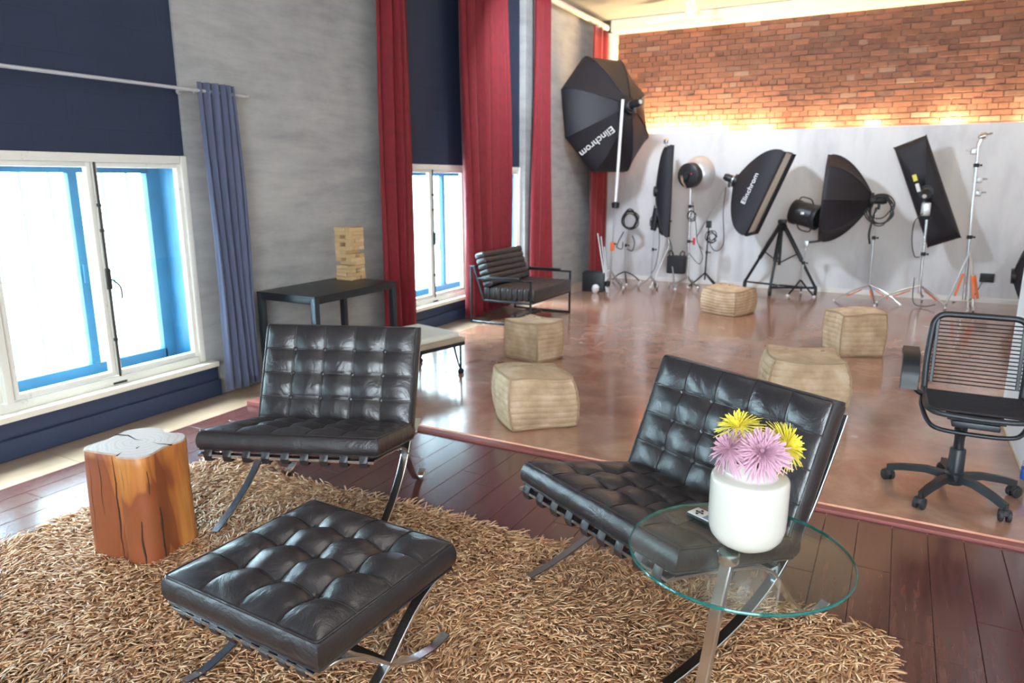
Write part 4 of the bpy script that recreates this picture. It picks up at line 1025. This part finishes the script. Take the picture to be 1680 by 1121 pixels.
# 5 - beauty dish
b0 = P3(1128, 460, 10.0); Y5 = 10.0; dc = P3(1143, 286, Y5); s5 = empty('light_stand', (b0.x, Y5, FZ), 0, 'wheeled chrome stand holding the round reflector dish', 'light stand', 'studio light stands')
tp = P3(1133, 308, Y5)-Vector((b0.x, Y5, FZ)); pole(s5, (0, 0, .12), tuple(tp), .016, 'chrome', (.42, .8)); hub_legs(s5, None, .16, [(-.22, -.16, 0), (.2, -.18, 0), (0, .26, 0)], .013, 'steel', wheels=True)
coil(s5, (.03, -.04, 1.0), .06, 3, seed=9); wire(s5, [(.02, -.04, 1.2), (.08, -.04, .9), (.12, -.04, .65), (.20, -.04, .55)]); wire(s5, [(.0, -.03, .5), (.15, -.03, .35), (.20, -.03, .45), (.14, -.03, .6)]); MB().box((.07, -.04, .66), (.03, .03, .10), bev=.005).build('clamp', 'red_plastic', s5)
n5 = Vector((.32, .93, .10)).normalized()
bd = empty('reflector_dish', dc, 0, 'round translucent silver reflector dish on the wheeled chrome stand', 'reflector')
MB().lathe([(.085, -.10), (.13, -.09), (.19, -.04), (.228, .03), (.236, .08), (.240, .082), (.232, .028), (.194, -.045), (.13, -.096), (.085, -.106), (.085, -.10)], (0, 0, 0), 40, n5).build('dish', 'silver', bd)
fh = empty('flash_head', dc-n5*.10, 0, 'black flash head with red light in front of the round reflector dish', 'studio light', 'studio flash heads')
MB().lathe([(0, -.14), (.12, -.135), (.165, -.11), (.17, -.02), (.16, .0), (0, .0)], (0, 0, 0), 30, n5).build('housing', 'black_plastic', fh)
MB().lathe([(0, 0), (.05, .0), (.05, .02), (.045, .04), (0, .045)], -n5*.14-Vector((.0, .0, .0)), 16, -n5).build('rear_panel', 'black_metal', fh)
MB().lathe([(0, 0), (.010, 0), (.010, .012), (0, .014)], -n5*.135+Vector((.07, -.02, .03)), 10, -n5).build('indicator', 'red_plastic', fh)
MB().bar([-n5*.06+Vector((-.03, -.06, -.16)), -n5*.08+Vector((-.06, -.10, -.08)), -n5*.10+Vector((-.07, -.10, .01))], .03, .012, (1, 0, 0)).build('yoke', 'chrome', fh)
# hanging equipment bag
c = P3(1110, 434, Y5-.12); bg_ = empty('equipment_bag', (c.x, c.y, c.z), 0, 'square black equipment bag with two handles hanging by the chrome stand', 'bag')
MB().box((0, 0, 0), (.25, .14, .25), bev=.02, seg=3).build('body', 'softbox', bg_)
for s in (-1, 1): MB().tube(catmull([(s*.10, -.02, .11), (s*.11, -.02, .17), (s*.08, -.02, .19), (s*.05, -.02, .15), (s*.06, -.02, .11)], 4), .009).build('handle', 'rubber', bg_)
wire(bg_, [(-.07, 0, .12), (-.09, .02, .25), (-.14, .03, .36)], .007, name='strap')
# 6 - short stand with boom and the left rectangular softbox
b0 = P3(1156, 460, 10.05); Y6 = 10.05; s6 = empty('light_stand', (b0.x, Y6, FZ), 0, 'slim black stand with diagonal boom reaching to the left rectangular softbox', 'light stand', 'studio light stands')
O6 = Vector((b0.x, Y6, FZ)); tp = P3(1163, 368, Y6)-O6; pole(s6, (0, 0, .12), tuple(tp), .011, 'black_metal', (.5,))
hub_legs(s6, None, .22, [(-.22, -.04, 0), (.34, -.28, 0), (.08, .30, 0)], .011, 'black_metal')
be = P3(1191, 306, Y6-.10)-O6; bs_ = P3(1143, 388, Y6)-O6
MB().cyl(bs_, be, .009, seg=10).build('boom', 'steel', s6); MB().box(tp, (.07, .06, .10), bev=.01).build('clamp', 'black_plastic', s6)
coil(s6, tuple(tp+Vector((.05, -.04, -.16))), .07, 4, seed=12); wire(s6, [be, be+Vector((-.01, -.02, -.35)), P3(1187, 398, Y6-.1)-O6, P3(1176, 412, Y6-.1)-O6, P3(1166, 404, Y6-.1)-O6, P3(1164, 385, Y6-.1)-O6], .006)
Y7 = 9.78; fc = P3(1260, 318, Y7); n7 = Vector((.93, -.03, -.36)).normalized()
t, m4, apex = softbox(fc, n7, (.37, 0, .93), .74, 1.10, .44, 4, 'black rectangular softbox on a boom, left one, showing part of its cream front', text='Elinchrom', tpanel=1, tsize=.10, trot=0, toff=(.38, 0), bulge=2.1)
S7 = t
flash_head(apex-n7*.02, -n7, 'black flash head at the back of the left rectangular softbox', L=.15, r=.05)
# 7 - video tripod on a dolly
w1, w2, w3 = at(1262, 487, Z=0), at(1337, 487, Z=0), at(1231, 468, Z=0)
w3 = w3 if w3.y < 10.3 else Vector((w3.x, 10.3, 0)); ce = (w1+w2+w3)/3; ce.y += .12
tr = empty('video_tripod', (ce.x, ce.y, FZ), 0, 'black video tripod on a three-wheeled dolly', 'tripod'); O7 = Vector((ce.x, ce.y, FZ)); ap_ = P3(1283, 372, ce.y)-O7
for w_ in (w1, w2, w3):
    f = w_-O7; f.z = .10; top = ap_+Vector((f.x, f.y, 0)).normalized()*.05-Vector((0, 0, .02))
    l = MB().cyl(top, top.lerp(f, .55), .028, seg=10).cyl(top.lerp(f, .5), f, .019, seg=10).build('leg', 'black_metal', tr)
    MB().cyl(top.lerp(f, .42), Vector((0, 0, ap_.z*.45)), .008, seg=8).build('brace', 'black_metal', l)
    a = MB().bar([Vector((0, 0, .10)).lerp(f, .05), f], .04, .02, Vector((-f.y, f.x, 0))).build('dolly_arm', 'black_metal', tr)
    MB().cyl((f.x-.018, f.y, .055), (f.x+.018, f.y, .055), .055, seg=16).cyl((f.x, f.y, .05), (f.x, f.y, .13), .016, seg=8).build('wheel', 'rubber', a)
MB().cyl((w1-O7)+Vector((0, 0, .12)), (w2-O7)+Vector((0, 0, .12)), .015, seg=8).build('dolly_bar', 'black_metal', tr)
MB().cyl((0, 0, ap_.z*.42), ap_, .018, seg=10).build('centre_column', 'black_metal', tr)
MB().lathe([(0, -.06), (.05, -.05), (.07, 0), (.05, .04), (0, .05)], ap_, 16).box(ap_+Vector((0, 0, .07)), (.10, .14, .05), bev=.012).build('fluid_head', 'black_plastic', tr)
MB().tube([ap_+Vector((-.02, -.04, .04)), ap_+Vector((-.16, -.12, -.22))], .009).build('pan_handle', 'black_metal', tr)
# 8 - fresnel lamp on a grip stand with yoke
b0 = at(1321, 474, Z=0); Y8 = 10.08; s8 = empty('light_stand', (b0.x, Y8, FZ), 0, 'short steel grip stand holding the drum-shaped lamp on a bent arm', 'light stand', 'studio light stands'); O8 = Vector((b0.x, Y8, FZ))
tp = P3(1323, 398, Y8)-O8; pole(s8, (0, 0, .10), tuple(tp), .014, 'steel', (.55,)); hub_legs(s8, None, .20, [(.20, -.16, 0), (-.12, -.20, 0), (0, .2, 0)], .012, 'black_metal')
ar = [tp, P3(1340, 396, Y8)-O8, P3(1356, 391, Y8)-O8, P3(1352, 380, Y8)-O8, P3(1344, 368, Y8)-O8]; MB().tube(catmull(ar, 5), .014).build('bent_arm', 'black_metal', s8)
MB().box(tp+Vector((0, 0, -.02)), (.05, .05, .09), bev=.01).build('clamp', 'steel', s8)
lc = P3(1321, 352, Y8-.08); ax = Vector((.93, -.30, -.22)).normalized(); lp = empty('drum_lamp', lc, 0, 'black drum-shaped studio lamp between the two large softboxes', 'studio light')
MB().lathe([(0, -.17), (.145, -.17), (.158, -.16), (.16, -.10), (.15, -.09), (.15, .12), (.158, .13), (.16, .18), (.13, .18), (.13, .10), (0, .10)], (0, 0, 0), 30, ax).build('housing', 'black_plastic', lp)
for s in (-1, 1): MB().tube(catmull([ax*-.10+Vector((0, 0, s*.15)), ax*-.06+Vector((0, 0, s*.205)), ax*.06+Vector((0, 0, s*.205)), ax*.10+Vector((0, 0, s*.15))], 5), .008).build('handle', 'black_metal', lp)
MB().box(Vector((-.02, -.155, .02)), (.04, .01, .03), bev=.003).build('maker_plate', 'silverplastic', lp)
# 9 - right rounded softbox
b0 = at(1427, 494, Z=0); Y9 = 9.98; b9 = P3(1426, 470, Y9); s9 = empty('light_stand', (b9.x, Y9, FZ), 0, 'chrome stand with orange braces behind the right rounded softbox', 'light stand', 'studio light stands'); O9 = Vector((b9.x, Y9, FZ))
tp = P3(1438, 340, Y9)-O9; pole(s9, (0, 0, .18), tuple(tp), .014, 'steel', (.62,)); hub_legs(s9, None, .20, [P3(1369, 487, 9.75)-O9, P3(1436, 493, 9.55)-O9, P3(1478, 492, 9.75)-O9], .010, 'steel', wheels=False, orange=True)
coil(s9, tuple(tp+Vector((.05, -.04, -.02))), .16, 6, seed=21, rad=.008); wire(s9, [tp+Vector((0, -.05, .0)), tp+Vector((-.05, -.05, -.3)), tp+Vector((-.03, -.05, -.45))], .014)
fc = P3(1357, 326, Y9); n9 = Vector((-.99, -.06, .02)).normalized()
t, m4, apex = softbox(fc, n9, (0, 0, 1), 1.02, 1.08, .50, 8, 'black many-sided softbox facing left, right of the drum-shaped lamp', text='Elinchrom', tpanel=1, tsize=.085, trot=0, toff=(.40, .0), bulge=1.9, rot0=0)
S9 = t
flash_head(apex-n9*.01, -n9, 'black flash head at the right end of the many-sided softbox', L=.17, r=.05)
# 10 - tilted strip softbox
Y10 = 9.9; b10 = P3(1507, 490, Y10); s10 = empty('light_stand', (b10.x, Y10, FZ), 0, 'chrome wheeled stand carrying the tilted strip softbox', 'light stand', 'studio light stands'); O10 = Vector((b10.x, Y10, FZ))
tp = P3(1523, 335, Y10)-O10; pole(s10, (0, 0, .14), tuple(tp), .017, 'chrome', (.45, .85)); hub_legs(s10, None, .24, [P3(1440, 486, 9.7)-O10, P3(1551, 500, 9.62)-O10, Vector((.05, .35, 0))], .013, 'steel', wheels=True, orange=True)
MB().box(tp+Vector((-.02, 0, -.06)), (.10, .08, .16), bev=.02).build('clamp', 'steel', s10)
wire(s10, [P3(1514, 350, Y10-.1)-O10, P3(1500, 365, Y10-.1)-O10, P3(1496, 395, Y10-.1)-O10, P3(1500, 420, Y10-.1)-O10, P3(1509, 422, Y10-.1)-O10], .006)
wire(s10, [P3(1500, 455, Y10-.1)-O10, P3(1498, 495, Y10-.15)-O10, P3(1515, 503, Y10-.2)-O10, P3(1535, 500, Y10-.2)-O10], .006)
fc = P3(1521, 315, 10.18); n10 = Vector((.10, .99, .0)).normalized()
t, m4, apex = softbox(fc, n10, (-.385, 0, .923), .36, 1.30, .13, 4, 'long black strip softbox tilted sideways on the chrome wheeled stand', name='strip_softbox', ring=.07, bulge=3.2, lip=.02)
fh = flash_head(apex-n10*.0, -n10+Vector((0, 0, -.3)), 'flash head with yellow label on the back of the tilted strip softbox', L=.16, r=.05)
MB().box(P3(1501, 292, 9.96)-apex, (.045, .02, .08), bev=.004, rot=(0, -.35, 0)).build('yellow_sticker', 'yellow_label', fh); MB().box(P3(1506, 308, 9.96)-apex, (.04, .02, .10), bev=.004, rot=(0, -.35, 0)).build('white_sticker', 'white_print', fh)
# 11 - tall chrome stand
Y11 = 9.9; b11 = P3(1580, 500, Y11); s11 = empty('light_stand', (b11.x, Y11, FZ), 0, 'tall empty chrome stand with clamps and orange leg braces, nearest the wall socket', 'light stand', 'studio light stands'); O11 = Vector((b11.x, Y11, FZ))
tp = P3(1605, 240, Y11)-O11; pole(s11, (0, 0, .10), tuple(tp), .019, 'chrome', (.42, .88))
hz = (P3(1584, 412, Y11)-O11).z
for px_, yy in ((1549, 9.75), (1581, 9.5), (1590, 9.6)):
    f = at(px_, 505, Z=0)-O11; f = Vector((f.x, yy-Y11, .05)); l = MB().cyl((0, 0, hz), f, .012, seg=8).build('leg', 'steel', s11)
    MB().cyl((f.x-.014, f.y, .036), (f.x+.014, f.y, .036), .035, seg=14).build('wheel', 'steel', l); c = Vector((0, 0, hz)).lerp(f, .62); d = (f-Vector((0, 0, hz))).normalized(); MB().bar([c-d*.14+Vector((.03, -.01, 0)), c+d*.14+Vector((.05, -.01, 0))], .026, .012, (1, 0, 0)).build('brace', 'orange', l)
for zz, sx in ((.80, 1), (.72, 1), (.97, -1)): MB().box(tp*zz+Vector((sx*.04, -.01, 0)), (.06, .05, .07), bev=.012).cyl(tp*zz, tp*zz+Vector((sx*.12, -.02, .01)), .009, seg=8).build('clamp', 'steel', s11)
MB().cyl(tp, tp+Vector((.02, 0, .08)), .022).lathe([(0, -.05), (.035, -.03), (.04, .02), (.02, .045), (0, .05)], tp+Vector((.03, 0, .11)), 14, (1, 0, .3)).tube([tp+Vector((.05, 0, .12)), tp+Vector((.12, 0, .14))], .010).build('swivel_head', 'chrome', s11)
# wall socket with plug
c = P3(1619, 456, PY); so_ = empty('wall_socket', (c.x, PY, c.z), 0, 'black double wall socket on the white partition with a grey cable', 'socket')
MB().box((0, -.008, 0), (.15, .016, .11), bev=.004).build('plate', 'black_plastic', so_)
for s in (-1, 1): MB().lathe([(0, .0), (.026, 0), (.028, .004), (.022, .005), (0, .003)], (s*.036, -.016, 0), 20, (0, -1, 0)).build('outlet', 'rubber', so_)
wire(so_, [(-.04, -.018, -.02), (-.06, -.03, -.10), (-.12, -.06, -.24), (-.22, -.10, -.33), (-.34, -.18, -c.z+.02)], .006)
# black crate with tools and folded stand in the far left corner
c = at(975, 478, Z=0); cr = empty('black_crate', (c.x, c.y, FZ), .2, 'open black crate at the foot of the far red curtain', 'crate')
w_ = MB()
for s in (-1, 1): w_.box((s*.145, 0, .13), (.012, .24, .26), bev=.003); w_.box((0, s*.114, .1301), (.28, .012, .26), bev=.003)
w_.box((0, 0, .006), (.28, .22, .012)); w_.build('body', 'black_plastic', cr)
sb = empty('equipment_bag', (c.x+.03, c.y-.02, FZ+.17), 0, 'dark bag with a red tag lying in the black crate', 'bag'); MB().lathe([(0, -.11), (.05, -.105), (.065, -.08), (.065, .08), (.05, .105), (0, .11)], (0, 0, 0), 16, (1, .3, .1)).build('bag_body', 'softbox', sb); MB().box((.02, -.066, .02), (.06, .01, .035), bev=.003, rot=(.0, 0, .28)).build('red_tag', 'red_plastic', sb)
l1 = empty('reflector_bulb', (c.x+.10, c.y-.22, FZ+.05), 0, 'small white reflector bulb on the floor in front of the black crate', 'lamp'); MB().lathe([(0, -.05), (.03, -.045), (.05, 0), (.045, .05), (.02, .07), (0, .07)], (0, 0, 0), 18, (.3, -.2, 1)).build('bulb', 'white_print', l1)
c2 = Vector((c.x+.20, c.y-.05, FZ)); fs = empty('folded_stand', c2, 0, 'folded steel stand leaning beside the black crate in the far corner', 'light stand')
for k, (dx, dz) in enumerate(((-.20, .78), (-.15, .74), (-.10, .60))): MB().cyl((0+.02*k, -.02*k, .0), (dx, .12, dz), .011, seg=8).build('leg', 'steel', fs)
MB().lathe([(0, -.05), (.035, -.03), (.04, .03), (0, .05)], (.02, -.03, .12), 12).build('knob', 'black_plastic', fs)
# V-flat board at the right: white face, black edge board, and dark case behind it
vf = empty('foam_board', (.70, 4.62, FZ), 0, 'tall white foam board standing on edge behind the desk chair', 'board')
MB().box((.015, 0, 1.0), (.03, 1.33, 2.0), bev=.002).build('board', 'panelwhite', vf); MB().box((.015, .0, .012), (.034, 1.334, .024), bev=.002).build('edge_strip', 'panel_edge', vf)
MB().box((.40, .69, 1.0), (.72, .03, 1.98), bev=.002).build('rear_board', 'softbox', vf)
c = P3(1668, 508, 9.75); t, m4, apex = softbox((c.x+.16, 9.85, .44), (1, -.1, .06), (0, 0, 1), .60, .84, .22, 4, 'black softbox standing on the floor at the right edge behind the foam board', bulge=2.0)
